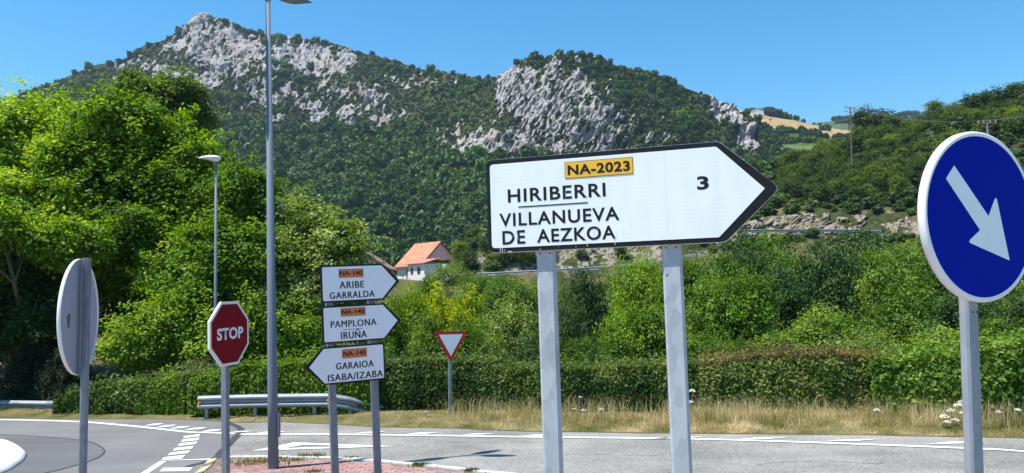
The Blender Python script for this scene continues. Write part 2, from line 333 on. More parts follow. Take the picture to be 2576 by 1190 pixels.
def sheet(name, P, m, z, parent=None):
    me = bpy.data.meshes.new(name); bm = bmesh.new()
    vs = [bm.verts.new((p[0], p[1], z)) for p in P]; f = bm.faces.new(vs); f.normal_update()
    if f.normal.z < 0: f.normal_flip()
    bmesh.ops.triangulate(bm, faces=[f]); bm.to_mesh(me); bm.free(); me.materials.append(m)
    return put(name, me, None, parent)

# ------------------------------------------------------------------ ground and roads
g = struct('ground', mesh('ground', [(-6000, -400, -0.03), (6000, -400, -0.03), (6000, 8000, -0.03), (-6000, 8000, -0.03)], [(0, 1, 2, 3)], M['soil']))
EDGE = [(-400, 1052), (0, 1052), (130, 1053), (230, 1055), (450, 1055), (540, 1059), (600, 1064), (700, 1062), (830, 1068), (960, 1075), (1120, 1078), (1290, 1085), (1500, 1088), (1700, 1091), (2100, 1094), (2350, 1098), (2576, 1103), (3100, 1125)]
E3 = [at_z(x, y, 0) for x, y in EDGE]
E3 = [np.array([-40, E3[0][1] + 4.0, 0])] + E3 + [np.array([40, E3[-1][1] - 9, 0])]
def dens(P, step=0.25, amp=0.05, s=1):
    out = []
    for a, b in zip(P[:-1], P[1:]):
        n = max(1, int(np.linalg.norm(b - a) / step))
        if np.linalg.norm(b - a) > 14: n = 1
        for i in range(n): out.append(a + (b - a) * i / n)
    out.append(P[-1]); out = np.array(out)
    out[:, 1] += amp * (fbm(out[:, 0] * 2.0, out[:, 0] * 0 + 3, 4, s) - 0.5) * 2
    return out
ED = dens(E3)
sheet_road = sheet('road', list(ED) + [np.array([60, -60, 0]), np.array([-60, -60, 0])], M['asphalt'], 0.0); tag(sheet_road, kind='structure')
# newer, smoother tarmac of the roundabout
SEAM = [(566, 1062), (598, 1074), (607, 1086), (590, 1103), (572, 1122), (556, 1138), (546, 1151)]
ra = [np.array([-40, E3[1][1] + 4.0, 0])] + [p for p in ED if p[0] < at_z(566, 1062)[0] and p[0] > -39]
ra = [np.array([p[0], p[1] - 0.02, 0]) for p in ra] + [at_z(x, y) for x, y in SEAM] + [at_z(500, 1200), at_z(420, 1400), np.array([-6, 0, 0]), np.array([-40, 0, 0])]
tag(sheet('roundabout_road', ra, M['asphalt_new'], 0.004), kind='structure')
def strip(name, pts, w, m, z, parent=None, kind='structure'):
    pts = [np.array(p[:2]) for p in pts]; L_, R_ = [], []
    for i, p in enumerate(pts):
        t = pts[min(i + 1, len(pts) - 1)] - pts[max(i - 1, 0)]; t = t / np.linalg.norm(t); nn = np.array([-t[1], t[0]])
        ww = w[i] if hasattr(w, '__len__') else w
        L_.append(p + nn * ww / 2); R_.append(p - nn * ww / 2)
    n = len(pts); v = [(p[0], p[1], z) for p in R_] + [(p[0], p[1], z) for p in L_]
    f = [(i, i + 1, n + i + 1, n + i) for i in range(n - 1)]
    o = put(name, mesh(name, v, f, m), None, parent)
    if parent is None: tag(o, kind=kind)
    return o
def smoothpts(P, k=6):
    P = [np.array(p, float) for p in P]; out = []
    for i in range(len(P) - 1):
        a, b, c, d = P[max(i - 1, 0)], P[i], P[i + 1], P[min(i + 2, len(P) - 1)]
        for j in range(k):
            t = j / k; out.append(0.5 * ((2 * b) + (-a + c) * t + (2 * a - 5 * b + 4 * c - d) * t * t + (-a + 3 * b - 3 * c + d) * t ** 3))
    out.append(P[-1]); return out
strip('tarmac_seam', smoothpts([at_z(x, y) for x, y in [(560, 1058)] + SEAM + [(520, 1162), (470, 1175)]]), 0.14, M['seam'], 0.0085)
arc = smoothpts([at_z(x, y) for x, y in [(-260, 1094), (-60, 1093), (60, 1097), (150, 1103), (225, 1113), (262, 1133), (245, 1153), (190, 1172), (110, 1192), (-60, 1225)]])
tag(sheet('repaired_tarmac', arc, M['asphalt_dark'], 0.008), kind='structure')
strip('repair_joint', arc, 0.03, M['seam'], 0.012)
for k_, P_ in enumerate((((1330, 1150), (1480, 1143), (1600, 1146), (1790, 1139)), ((1900, 1168), (2040, 1160), (2230, 1166)), ((760, 1118), (900, 1124), (1010, 1121)), ((1080, 1110), (1240, 1113), (1420, 1111)))):
    cp = smoothpts([at_z(x, y) for x, y in P_], 10); cp = [p + np.array([rng.normal() * .012, rng.normal() * .03, 0]) for p in cp]
    strip('tarmac_crack', cp, [.004 + .009 * rng.random() for _ in cp], M['seam'], .005)
# painted markings
LINE = [(-400, 1056), (0, 1057), (196, 1062), (300, 1070), (354, 1075), (474, 1088), (515, 1089), (590, 1092)]
strip('road_edge_marking', smoothpts([at_z(x, y) for x, y in LINE]), 0.13, M['white_mark'], 0.012)
strip('road_edge_marking', smoothpts([at_z(x, y) for x, y in [(605, 1093.5), (834, 1094), (1100, 1097), (1361, 1101), (1715, 1105), (2000, 1113), (2430, 1129), (2576, 1137), (3100, 1180)]]), 0.13, M['white_mark'], 0.012)
def z1(x, y): return ((x / 3.22 + 550) * .644, (y / 3.22 + 1620) * .644)
def z2(x, y): return ((x / 2.862 + 1300) * .644, (y / 2.862 + 1620) * .644)
DASH = [(z1(*a), z1(*b)) for a, b in (((45, 137), (295, 108)), ((190, 157), (460, 125)), ((355, 175), (635, 142)), ((545, 190), (840, 158)), ((765, 210), (1050, 180)), ((1120, 221), (1410, 200)), ((1415, 238), (1835, 207)))]
DASH += [(z2(*a), z2(*b)) for a, b in (((225, 210), (590, 187)), ((810, 216), (1195, 195)), ((1430, 224), (1830, 205)), ((2090, 239), (2490, 218)))]
DASH += [((1640, 1104), (1770, 1098)), ((1851, 1105.5), (1982, 1099)), ((2072, 1110), (2213, 1104)), ((2330, 1117), (2480, 1109))]
for (xl, yl), (xr, yr) in DASH:
    w = xr - xl
    ground_poly('lane_dash_marking', [(xl, yl), (xl + 0.62 * w, yl - (yl - yr) * 0.22), (xr, yr), (xl + 0.42 * w, yr + (yl - yr) * 0.18)], M['white_mark'], 0.012)['kind'] = 'structure'
for q in (((540, 268), (740, 245), (740, 270), (540, 295)), ((525, 312), (738, 287), (722, 318), (508, 342)), ((487, 362), (710, 337), (690, 368), (465, 393)), ((430, 418), (665, 392), (640, 425), (402, 452)), ((370, 475), (622, 447), (590, 482), (335, 510)), ((290, 535), (560, 505), (515, 553), (262, 570)), ((285, 668), (655, 665), (605, 708), (235, 712)), ((330, 572), (880, 551), (890, 562), (335, 577))):
    ground_poly('stop_line_marking', [z1(*p) for p in q], M['white_mark'], 0.012)['kind'] = 'structure'
ground_poly('diagonal_marking', [z1(245, 580), z1(326, 580), z1(90, 740), z1(-150, 900), z1(-260, 900)], M['white_mark'], 0.012)['kind'] = 'structure'
# hollow triangle marking
To = [z1(1412, 452), z1(1930, 347), z2(692, 352)]; Ti = [z1(1805, 420), z1(2055, 377), z2(290, 351)]
A = [at_z(*p, 0.012) for p in To]; B = [at_z(*p, 0.012) for p in Ti]
tag(put('give_way_marking', mesh('give_way_marking', A + B, [(0, 3, 4, 1), (1, 4, 5, 2), (2, 5, 3, 0)], M['white_mark'])), kind='structure')

# white painted apron of the roundabout
ap = smoothpts([at_z(x, y, 0.05) for x, y in [(-330, 1098), (-120, 1097), (0, 1105), (38, 1115), (62, 1131), (66, 1142), (50, 1160), (0, 1186), (-150, 1225), (-420, 1250)]])
mb = MB(); n = len(ap)
cen = np.mean(ap, 0)
ins = [p + (cen - p) * 0.10 for p in ap]
mb.add([(p[0], p[1], 0.0) for p in ap] + [(p[0], p[1], 0.035) for p in ap] + [(p[0], p[1], 0.09) for p in ins] + [(cen[0], cen[1], 0.14)],
       [(i, (i + 1) % n, n + (i + 1) % n, n + i) for i in range(n)] + [(n + i, n + (i + 1) % n, 2 * n + (i + 1) % n, 2 * n + i) for i in range(n)] + [(2 * n + i, 2 * n + (i + 1) % n, 3 * n) for i in range(n)])
struct('roundabout_apron', mesh('roundabout_apron', mb.v, mb.f, M['white_conc'], True))

# ------------------------------------------------------------------ brick traffic island
ZI = 0.10
IS = [(546, 1153), (562, 1149.5), (626, 1147.5), (700, 1147.5), (824, 1149.5), (880, 1152), (943, 1156), (995, 1161), (1070, 1168), (1148, 1176), (1230, 1185), (1290, 1191), (1420, 1209)]
isl = smoothpts([at_z(x, y, ZI) for x, y in IS], 4) + [np.array([2.2, 7.5, 0]), np.array([2.0, 3.2, 0]), np.array([-3, 3.4, 0]), np.array([-5.2, 9.5, 0]), at_z(478, 1222, ZI), at_z(510, 1190, ZI), at_z(531, 1169, ZI)]
isl = [np.array([p[0], p[1]]) for p in isl]
mb = MB(); n = len(isl)
mb.add([(p[0], p[1], 0) for p in isl] + [(p[0], p[1], ZI - 0.012) for p in isl], [(i, (i + 1) % n, n + (i + 1) % n, n + i) for i in range(n)] + [tuple(range(n, 2 * n))])
island = mb.make('traffic_island', M['mortar']); tag(island, kind='structure')
cen = np.mean(isl, 0)
def inside(p, P):
    x, y = p; c = False; j = len(P) - 1
    for i in range(len(P)):
        if (P[i][1] > y) != (P[j][1] > y) and x < (P[j][0] - P[i][0]) * (y - P[i][1]) / (P[j][1] - P[i][1]) + P[i][0]: c = not c
        j = i
    return c
# kerb stones: white ones on the far and right side, yellow and black on the left nose
def offset_in(P, d):
    out = []
    n = len(P)
    for i, p in enumerate(P):
        t = P[(i + 1) % n] - P[i - 1]; t /= np.linalg.norm(t); nn = np.array([t[1], -t[0]])
        if np.dot(nn, cen - p) < 0: nn = -nn
        out.append(p + nn * d)
    return out
KW = 0.11
inn = offset_in(isl, KW)
cum = 0; last = 0
segs = []
nI = (len(IS) - 1) * 4
i = 4
while i < nI:
    j = min(i + 3, nI); segs.append((i, j)); i = j
for k, (i, j) in enumerate(segs):
    out_ = [isl[q] for q in range(i, j + 1)]; in_ = [inn[q] for q in range(i, j + 1)]
    shrink = 0.012
    out_[0] = out_[0] + (out_[1] - out_[0]) * shrink / max(0.05, np.linalg.norm(out_[1] - out_[0])); in_[0] = in_[0] + (in_[1] - in_[0]) * shrink / max(0.05, np.linalg.norm(in_[1] - in_[0]))
    m_ = len(out_); zt = ZI + 0.012 + 0.004 * random.random()
    v = [(*p, 0) for p in out_] + [(*(p + (q - p) * 0.12), zt) for p, q in zip(out_, in_)] + [(*q, zt) for q in in_]
    f = [(a, m_ + a, m_ + a + 1, a + 1) for a in range(m_ - 1)] + [(m_ + a, 2 * m_ + a, 2 * m_ + a + 1, m_ + a + 1) for a in range(m_ - 1)] + [(0, 2 * m_, m_), (m_ - 1, 2 * m_ - 1, 3 * m_ - 1)]
    v += [(*q, 0) for q in in_]; f += [(3 * m_ + a, 3 * m_ + a + 1, 2 * m_ + a + 1, 2 * m_ + a) for a in range(m_ - 1)]
    bm = bmesh.new(); me = mesh('kerb_stone', v, f, M['white_conc']); bm.from_mesh(me); bmesh.ops.recalc_face_normals(bm, faces=bm.faces); bm.to_mesh(me); bm.free()
    put('kerb_stone', me, None, island)
kb = [((830, 572), (958, 543), (930, 580), (790, 625), 'yellow_mark'), ((788, 629), (928, 584), (897, 626), (768, 655), 'kerb_dark'), ((764, 659), (895, 629), (800, 708), (668, 738), 'yellow_mark'), ((660, 744), (792, 714), (700, 790), (560, 830), 'kerb_dark')]
for a, b, c, d, mm in kb:
    P = [at_z(*z1(*q), 0.0) for q in (a, d)] + [at_z(*z1(*q), ZI) for q in (b, c)]
    (A0, D0, B1, C1) = P
    v = [A0, D0, C1 + np.array([0, 0, .006]), B1 + np.array([0, 0, .006])]; v += [np.array([p[0], p[1], -0.02]) for p in v]
    f = [(0, 1, 2, 3), (0, 4, 5, 1), (1, 5, 6, 2), (2, 6, 7, 3), (3, 7, 4, 0)]
    put('kerb_stone', mesh('kerb_stone', v, f, M[mm]), None, island)
# pavers: single bricks in running bond
bw, bl_, gap = 0.105, 0.215, 0.010
def paver_mesh():
    mb = MB(); x, y, c = bl_ / 2 - gap / 2, bw / 2 - gap / 2, 0.006
    v = [(-x, -y, -.03), (x, -y, -.03), (x, y, -.03), (-x, y, -.03), (-x, -y, -c), (x, -y, -c), (x, y, -c), (-x, y, -c), (-x + c, -y + c, 0), (x - c, -y + c, 0), (x - c, y - c, 0), (-x + c, y - c, 0)]
    f = [(0, 1, 5, 4), (1, 2, 6, 5), (2, 3, 7, 6), (3, 0, 4, 7), (4, 5, 9, 8), (5, 6, 10, 9), (6, 7, 11, 10), (7, 4, 8, 11), (8, 9, 10, 11)]
    return mesh('brick', v, f, M['paver'])
pm = paver_mesh(); inset = offset_in(isl, KW + 0.09)
ang = math.radians(-11); ca, sa = math.cos(ang), math.sin(ang)
spots = []
for r_ in range(-70, 71):
    for c_ in range(-40, 41):
        lx = c_ * bl_ + (bl_ / 2 if r_ % 2 else 0); ly = r_ * bw
        p = np.array([-2.4 + ca * lx - sa * ly, 10.8 + sa * lx + ca * ly])
        if inside(p, inset): spots.append((p[1] * -1 + abs(p[0] + 2.5) * 0.0, p))
spots.sort(key=lambda t: t[0])
vis = [s for s in spots if s[1][1] > 10.9]; rest = [s for s in spots if s[1][1] <= 10.9]
vis.sort(key=lambda t: -t[1][1]); one, many = vis[:300], vis[300:] + rest
for k, (_, p) in enumerate(one):
    o = put('brick', pm, None, island, (p[0], p[1], ZI - 0.004 + random.uniform(-.003, .004)))
    o.rotation_euler = (random.uniform(-.012, .012), random.uniform(-.01, .01), ang + random.uniform(-.012, .012))
V, Fs = [], []
for _, p in many:
    mb_z = ZI - 0.004 + random.uniform(-.003, .003); k = len(V)
    for q in pm.vertices: V.append((p[0] + ca * q.co.x - sa * q.co.y, p[1] + sa * q.co.x + ca * q.co.y, mb_z + q.co.z))
    Fs += [tuple(i + k for i in f.vertices) for f in pm.polygons]
tag(put('paving', mesh('paving', V, Fs, M['paver']), None, island), kind='stuff')

# ------------------------------------------------------------------ hills
def hill(name, cols, m, nx, rows, back=250, noise=None, maskfn=None, px_range=None):
    xs = np.array([c[0] for c in cols], float); K = len(cols[0][1])
    P = np.array([[list(q) for q in c[1]] for c in cols], float)           # ncol,K,2
    gx = np.linspace(xs[0], xs[-1], nx)
    ctrl = np.stack([[np.interp(gx, xs, P[:, k, d]) for k in range(K)] for d in range(2)], -1)   # K,nx,2
    tt = []
    for k in range(K - 1): tt += list(k + np.arange(rows[k]) / rows[k])
    tt.append(K - 1.0); tt = np.array(tt); nt_ = len(tt)
    k0 = np.minimum(tt.astype(int), K - 2); fr = tt - k0
    G = ctrl[k0] * (1 - fr)[:, None, None] + ctrl[k0 + 1] * fr[:, None, None]        # nt,nx,2
    PY, YY = G[..., 0], G[..., 1]; PX = np.broadcast_to(gx, PY.shape)
    W3 = at_ya(PX.ravel(), PY.ravel(), YY.ravel()).reshape(nt_, nx, 3)
    rock, cover = maskfn(PX, PY) if maskfn else (np.zeros_like(PX), np.ones(PX.shape + (3,)) * 0.05)
    if noise is not None: W3 = W3 + noise(PX, PY, YY, rock)
    top = W3[-1]; extra = []
    for d, dz in ((0.25, -0.03), (0.6, -0.25), (1.0, -0.6)):
        e = top.copy(); e[:, 1] += back * d; e[:, 0] *= (1 + d * back / np.maximum(top[:, 1], 1)); e[:, 2] = top[:, 2] * (1 + dz) - 2 * d; extra.append(e)
    bot = W3[0].copy(); bot[:, 2] = -1.0; bot[:, 1] -= 3
    allv = np.concatenate([bot[None], W3, np.stack(extra)], 0); R_ = allv.shape[0]
    idx = np.arange(R_ * nx).reshape(R_, nx)
    fq = np.stack([idx[:-1, :-1], idx[:-1, 1:], idx[1:, 1:], idx[1:, :-1]], -1).reshape(-1, 4)
    rk = np.concatenate([rock[:1], rock, np.repeat(rock[-1:], 3, 0)], 0); cv = np.concatenate([cover[:1], cover, np.repeat(cover[-1:], 3, 0)], 0)
    cv4 = np.concatenate([cv, np.ones(cv.shape[:2] + (1,))], -1)
    me = poly_mesh(name, allv.reshape(-1, 3), fq, m, False, {'rock': ('FLOAT', 'POINT', rk), 'cover': ('FLOAT_COLOR', 'POINT', cv4)})
    o = struct(name, me)
    return dict(o=o, PX=PX, PY=PY, W=W3, rock=rock)
def pick(Hd, px, py):
    """nearest grid point of a hill at the given bearing and height"""
    gx = Hd['PX'][0]; j = np.clip(np.searchsorted(gx, px), 0, len(gx) - 1); out = []
    for jj, y in zip(np.atleast_1d(j), np.atleast_1d(py)):
        i = np.abs(Hd['PY'][:, jj] - y).argmin(); out.append(Hd['W'][i, jj])
    return np.array(out)

SKYL = [(-420, 380), (-200, 335), (-60, 292), (0, 280), (60, 250), (100, 225), (180, 182), (240, 168), (270, 158), (300, 150), (330, 130), (365, 112), (400, 104), (440, 78), (470, 56), (485, 45), (510, 42), (560, 47), (600, 60), (640, 71), (680, 84), (700, 84), (760, 98), (800, 105), (850, 112), (900, 130), (935, 134), (960, 140), (1000, 152), (1050, 172), (1100, 178), (1150, 182), (1180, 190), (1215, 205), (1250, 200), (1275, 180), (1300, 158), (1335, 136), (1380, 132), (1440, 130), (1480, 142), (1540, 160), (1600, 180), (1650, 195), (1700, 212), (1750, 232), (1800, 252), (1850, 276), (1885, 300), (1905, 332), (1925, 385), (1960, 455), (2060, 560)]
RY = [(-420, 820), (0, 780), (480, 760), (900, 740), (1100, 680), (1250, 570), (1400, 540), (1700, 545), (1880, 520), (1960, 470), (2060, 400)]
RB = [(-420, 400, 690), (0, 345, 700), (260, 300, 680), (500, 290, 640), (700, 345, 590), (900, 325, 590), (1020, 320, 590), (1120, 390, 500), (1250, 405, 450), (1400, 405, 445), (1540, 400, 445), (1700, 400, 455), (1850, 400, 450), (1960, 478, 400), (2060, 590, 350)]
BS = [(-420, 760), (900, 735), (1250, 700), (1500, 660), (1900, 640), (2060, 640)]
cols = []
for x, y in SKYL:
    rb = np.interp(x, [a[0] for a in RB], [a[1] for a in RB]); ry = np.interp(x, [a[0] for a in RB], [a[2] for a in RB])
    b0 = np.interp(x, [a[0] for a in BS], [a[1] for a in BS]); Yr = np.interp(x, [a[0] for a in RY], [a[1] for a in RY])
    rb = max(rb, y + 20)
    cols.append((x, [(b0, 300), ((b0 + rb) / 2, (300 + ry) / 2 - 5), (rb, ry), (rb * 0.45 + y * 0.55, ry + (Yr - ry) * 0.45), (y, Yr)]))
BL = [(560, 110, 155, 62, 20, .80), (590, 150, 90, 60, 0, .75), (520, 75, 60, 30, 20, .85), (400, 165, 120, 32, -8, .55), (340, 165, 60, 22, 0, .6), (430, 110, 50, 30, -30, .5), (530, 207, 42, 24, 0, .85), (460, 185, 26, 26, 0, .75), (712, 135, 14, 50, 22, .95),
      (770, 150, 40, 48, 25, .85), (840, 148, 62, 40, 10, .85), (790, 190, 50, 26, 0, .6), (640, 225, 110, 45, 0, .36), (860, 255, 130, 60, 0, .42), (800, 295, 30, 18, 0, .8), (890, 300, 40, 22, 0, .55), (975, 298, 55, 22, 0, .7), (668, 250, 38, 12, -10, 1.1), (692, 296, 26, 9, -12, 1.0), (660, 262, 20, 8, 30, 0.9),
      (1050, 205, 80, 20, 0, .42), (1180, 330, 75, 40, 0, .36), (1290, 215, 42, 55, 0, .9), (1330, 250, 75, 85, 0, .84), (1420, 250, 110, 95, 0, .78), (1340, 365, 230, 40, 0, .85), (1200, 385, 90, 14, -5, .9), (1470, 330, 110, 80, 0, .85), (1400, 165, 40, 24, 0, .6), (1385, 190, 16, 60, 15, .6), (1825, 292, 70, 20, 42, 1.0), (1885, 350, 26, 30, 0, .85), (1500, 205, 60, 30, 0, .4), (1625, 355, 70, 40, 0, .42), (1640, 280, 60, 30, 0, .25), (1470, 150, 22, 7, 0, .7), (1215, 600, 30, 26, 0, .8)]
def rockmask(PX, PY):
    d = np.zeros_like(PX)
    wx = PX + 30 * (fbm(PX / 40, PY / 40, 3, 5) - .5); wy = PY + 30 * (fbm(PX / 40, PY / 40, 3, 8) - .5)
    for cx, cy, rx, ry, a, s in BL:
        t = math.radians(a); dx, dy = wx - cx, wy - cy; u = (dx * math.cos(t) + dy * math.sin(t)) / rx; v = (-dx * math.sin(t) + dy * math.cos(t)) / ry
        q = u * u + v * v; d = np.maximum(d, s * np.clip(1.35 - q * 0.9, 0, 1))
    # broken up along the strata, which lean to the right
    a = PX * 0.80 + PY * 0.60; b = -PX * 0.60 + PY * 0.80
    n = fbm(a / 5.5, b / 14, 5, 2); n2 = fbm(PX / 30, PY / 30, 3, 12)
    return d, np.clip(0.5 + (d - 0.56) * 1.35 + (n - 0.5) * 3.0 + (n2 - 0.5) * 1.5, 0, 1) * (d > 0.04)
def mtn_mask(PX, PY):
    d, r = rockmask(PX, PY)
    c = np.zeros(PX.shape + (3,)); n = fbm(PX / 50, PY / 40, 4, 21)[..., None]
    c[:] = np.array([0.020, 0.036, 0.010]) * (1 - n) + np.array([0.062, 0.078, 0.022]) * n
    return r, c
def mtn_noise(PX, PY, YY, rock):
    a = PX * 0.80 + PY * 0.60; b = -PX * 0.60 + PY * 0.80
    big = (fbm(PX / 90, PY / 60, 3, 31) - .5) * 26
    rd = (ridged(a / 11, b / 34, 5, 41) - .55) * 11 * np.clip(rock * 1.6, 0.12, 1)
    sp = (ridged(a / 4.0, b / 9, 3, 51) - .5) * 5.5 * rock
    edge = np.clip((YY - 310) / 60, 0, 1)
    D = (big + rd + sp) * edge; o = np.zeros(PX.shape + (3,)); o[..., 1] = -D * 0.9; o[..., 2] = D * 0.12 + (fbm(PX / 14, PY / 14, 3, 61) - .5) * 5
    return o
MT = hill('mountain', cols, M['mountain'], 1150, (8, 40, 90, 100), 300, mtn_noise, mtn_mask)

# far fields and the hill beyond them
c_cols = []
for x, b0, md, rd in ((1760, 560, 350, 262), (1820, 560, 340, 268), (1880, 560, 330, 281), (1940, 560, 330, 292), (2000, 560, 335, 302), (2060, 560, 338, 316), (2120, 560, 340, 330), (2200, 560, 342, 333), (2320, 560, 342, 335), (2480, 560, 345, 335), (2700, 560, 345, 335)):
    c_cols.append((x, [(b0, 330), (md, 620), (rd, 820)]))
def field_mask(PX, PY):
    c = np.zeros(PX.shape + (3,)); c[:] = (0.05, 0.075, 0.025)
    n = 4 * (fbm(PX / 20, PY / 20, 3, 3) - .5)
    lo = np.interp(PX[0], [1840, 1880, 1940, 2000, 2060, 2120], [300, 312, 324, 330, 336, 345])
    f1 = (PY + n < lo) & (PX > 1850) & (PX < 2118); c[f1] = (0.36, 0.25, 0.115)
    f2 = (PY > 330) & (PY < 346) & (PX > 2062 + n) & (PX < 2160); c[f2] = (0.38, 0.26, 0.13)
    f3 = (PY > 362) & (PY < 388) & (PX > 1960) & (PX < 2100); c[f3] = (0.115, 0.17, 0.045)
    return np.zeros_like(PX), c
CF = hill('far_fields', c_cols, M['fields'], 260, (20, 40), 500, lambda PX, PY, YY, r: np.stack([PX * 0, PX * 0, (fbm(PX / 60, PY / 30, 3, 3) - .5) * 5], -1), field_mask)
c2 = [(x, [(400, 1000), (y, 1300)]) for x, y in ((1900, 322), (2040, 312), (2100, 303), (2150, 300), (2200, 297), (2240, 300), (2280, 288), (2330, 290), (2400, 300), (2600, 290), (2800, 300))]
def far_mask(PX, PY):
    c = np.zeros(PX.shape + (3,)); n = fbm(PX / 26, PY / 5, 3, 3)[..., None]; c[:] = np.array([0.10, 0.14, 0.045]) * n + np.array([0.05, 0.08, 0.03]) * (1 - n); return np.zeros_like(PX), c
FH = hill('far_hill', c2, M['fields'], 160, (12,), 600, None, far_mask)

# right hand hillside with the road shelf and the cutting
d_cols = [(1100, [(722, 82), (710, 110), (703, 114), (694, 124), (684, 135)]), (1150, [(720, 84), (702, 111), (680, 115), (655, 126), (636, 142)]), (1200, [(715, 85), (690, 112), (656, 116), (625, 128), (598, 150)]), (1300, [(705, 85), (684, 112), (640, 116), (600, 130), (565, 160)]), (1500, [(700, 80), (677, 112), (628, 117), (560, 135), (490, 190)]),
          (1700, [(690, 80), (650, 114), (600, 119), (540, 145), (450, 220)]), (1900, [(670, 80), (606, 118), (562, 122), (500, 150), (425, 230)]), (2000, [(660, 80), (590, 120), (542, 124), (470, 150), (395, 220)]), (2100, [(660, 80), (588, 120), (540, 124), (450, 150), (358, 200)]), (2200, [(655, 80), (590, 118), (545, 122), (430, 145), (330, 190)]),
          (2350, [(650, 75), (595, 112), (555, 116), (420, 140), (305, 185)]), (2450, [(645, 70), (600, 105), (560, 110), (400, 135), (255, 190)]), (2600, [(640, 70), (600, 100), (560, 105), (380, 130), (222, 190)]), (2850, [(630, 70), (590, 95), (540, 100), (350, 125), (180, 190)])]
XX = [c[0] for c in d_cols]; RO = [c[1][1][0] for c in d_cols]; CT = [c[1][2][0] for c in d_cols]
def hs_mask(PX, PY):
    ro = np.interp(PX[0], XX, RO)[None]; ct = np.interp(PX[0], XX, CT)[None]
    n = fbm(PX / 12, PY / 9, 4, 7); n2 = fbm(PX / 35, PY / 22, 3, 17)
    r = np.clip(((PY < ro) & (PY > ct - 12)).astype(float) * (0.35 + (n - .3) * 1.5), 0, 1) * (n2 > 0.43)
    r = np.maximum(r, np.clip(1.2 - ((PX - 1222) / 26) ** 2 - ((PY - 612) / 30) ** 2, 0, 1) * n * 1.5)
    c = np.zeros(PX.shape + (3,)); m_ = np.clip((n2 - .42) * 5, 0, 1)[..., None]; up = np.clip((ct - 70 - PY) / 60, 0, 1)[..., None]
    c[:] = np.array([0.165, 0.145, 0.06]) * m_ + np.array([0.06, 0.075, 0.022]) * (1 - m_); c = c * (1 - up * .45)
    road = ((PY > ro - 2) & (PY < ro + 4)); c[road] = (0.17, 0.17, 0.165)
    return r, c
def hs_noise(PX, PY, YY, rock):
    n = (fbm(PX / 40, PY / 25, 4, 71) - .5) * 3.0 + rock * (ridged((PX + PY) / 10, (PY - PX) / 22, 4, 73) - .5) * 3.2
    o = np.zeros(PX.shape + (3,)); e = np.clip((YY - 84) / 20, 0, 1) * np.clip(np.abs(YY - 113) / 6 + .0, 0, 1); o[..., 1] = -n * e; o[..., 2] = (fbm(PX / 30, PY / 30, 3, 75) - .5) * 1.2 * e; return o
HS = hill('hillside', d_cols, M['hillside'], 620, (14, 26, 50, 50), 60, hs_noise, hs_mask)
# valley floor behind the hedge, rising to the farm
vg = [(-600, [(1020, 24), (900, 45), (775, 110), (712, 230), (690, 330)]), (700, [(1018, 24), (900, 45), (772, 110), (712, 215), (690, 330)]), (960, [(1015, 24), (895, 45), (765, 110), (703, 200), (690, 330)]), (1160, [(1012, 24), (890, 45), (760, 100), (703, 200), (685, 330)]), (1500, [(1008, 23), (885, 45), (735, 84), (722, 120), (700, 200)]), (2000, [(1000, 22), (880, 42), (700, 80), (690, 110), (680, 190)]), (2800, [(985, 20), (860, 36), (690, 70), (680, 100), (660, 190)])]
def vg_mask(PX, PY):
    n = fbm(PX / 40, PY / 30, 4, 91)[..., None]; c = np.array([0.05, 0.075, 0.02]) * (1 - n) + np.array([0.19, 0.15, 0.07]) * n; return np.zeros_like(PX), c
VG = hill('valley_ground', vg, M['hillside'], 300, (10, 20, 20, 10), 30, None, vg_mask)

# ------------------------------------------------------------------ foliage generators
def unit(v): return v / (np.linalg.norm(v, axis=-1, keepdims=True) + 1e-9)
def leaf_quads(C, Nn, size, R, asp=0.55, fold=0.12, curl=True):
    """one diamond shaped leaf (two triangles, folded on the midrib) per centre"""
    n = len(C); t = unit(np.cross(Nn, R.normal(size=(n, 3)))); b = np.cross(Nn, t); s = (size * (0.7 + 0.6 * R.random(n)))[:, None]
    p0 = C - t * s * .5; p2 = C + t * s * .5 - Nn * s * .10; p1 = C + b * s * asp * .5 + Nn * s * fold; p3 = C - b * s * asp * .5 + Nn * s * fold
    return np.stack([p0, p1, p2, p3], 1)
def leaves_mesh(name, Q, m, tone):
    n = len(Q); V = Q.reshape(-1, 3); Fq = np.arange(4 * n).reshape(n, 4)
    tri = np.concatenate([Fq[:, [0, 1, 2]], Fq[:, [0, 2, 3]]], 1).reshape(-1, 3)
    return poly_mesh(name, V, tri, m, False, {'tone': ('FLOAT', 'POINT', np.repeat(np.clip(tone, 0, 1), 4))})
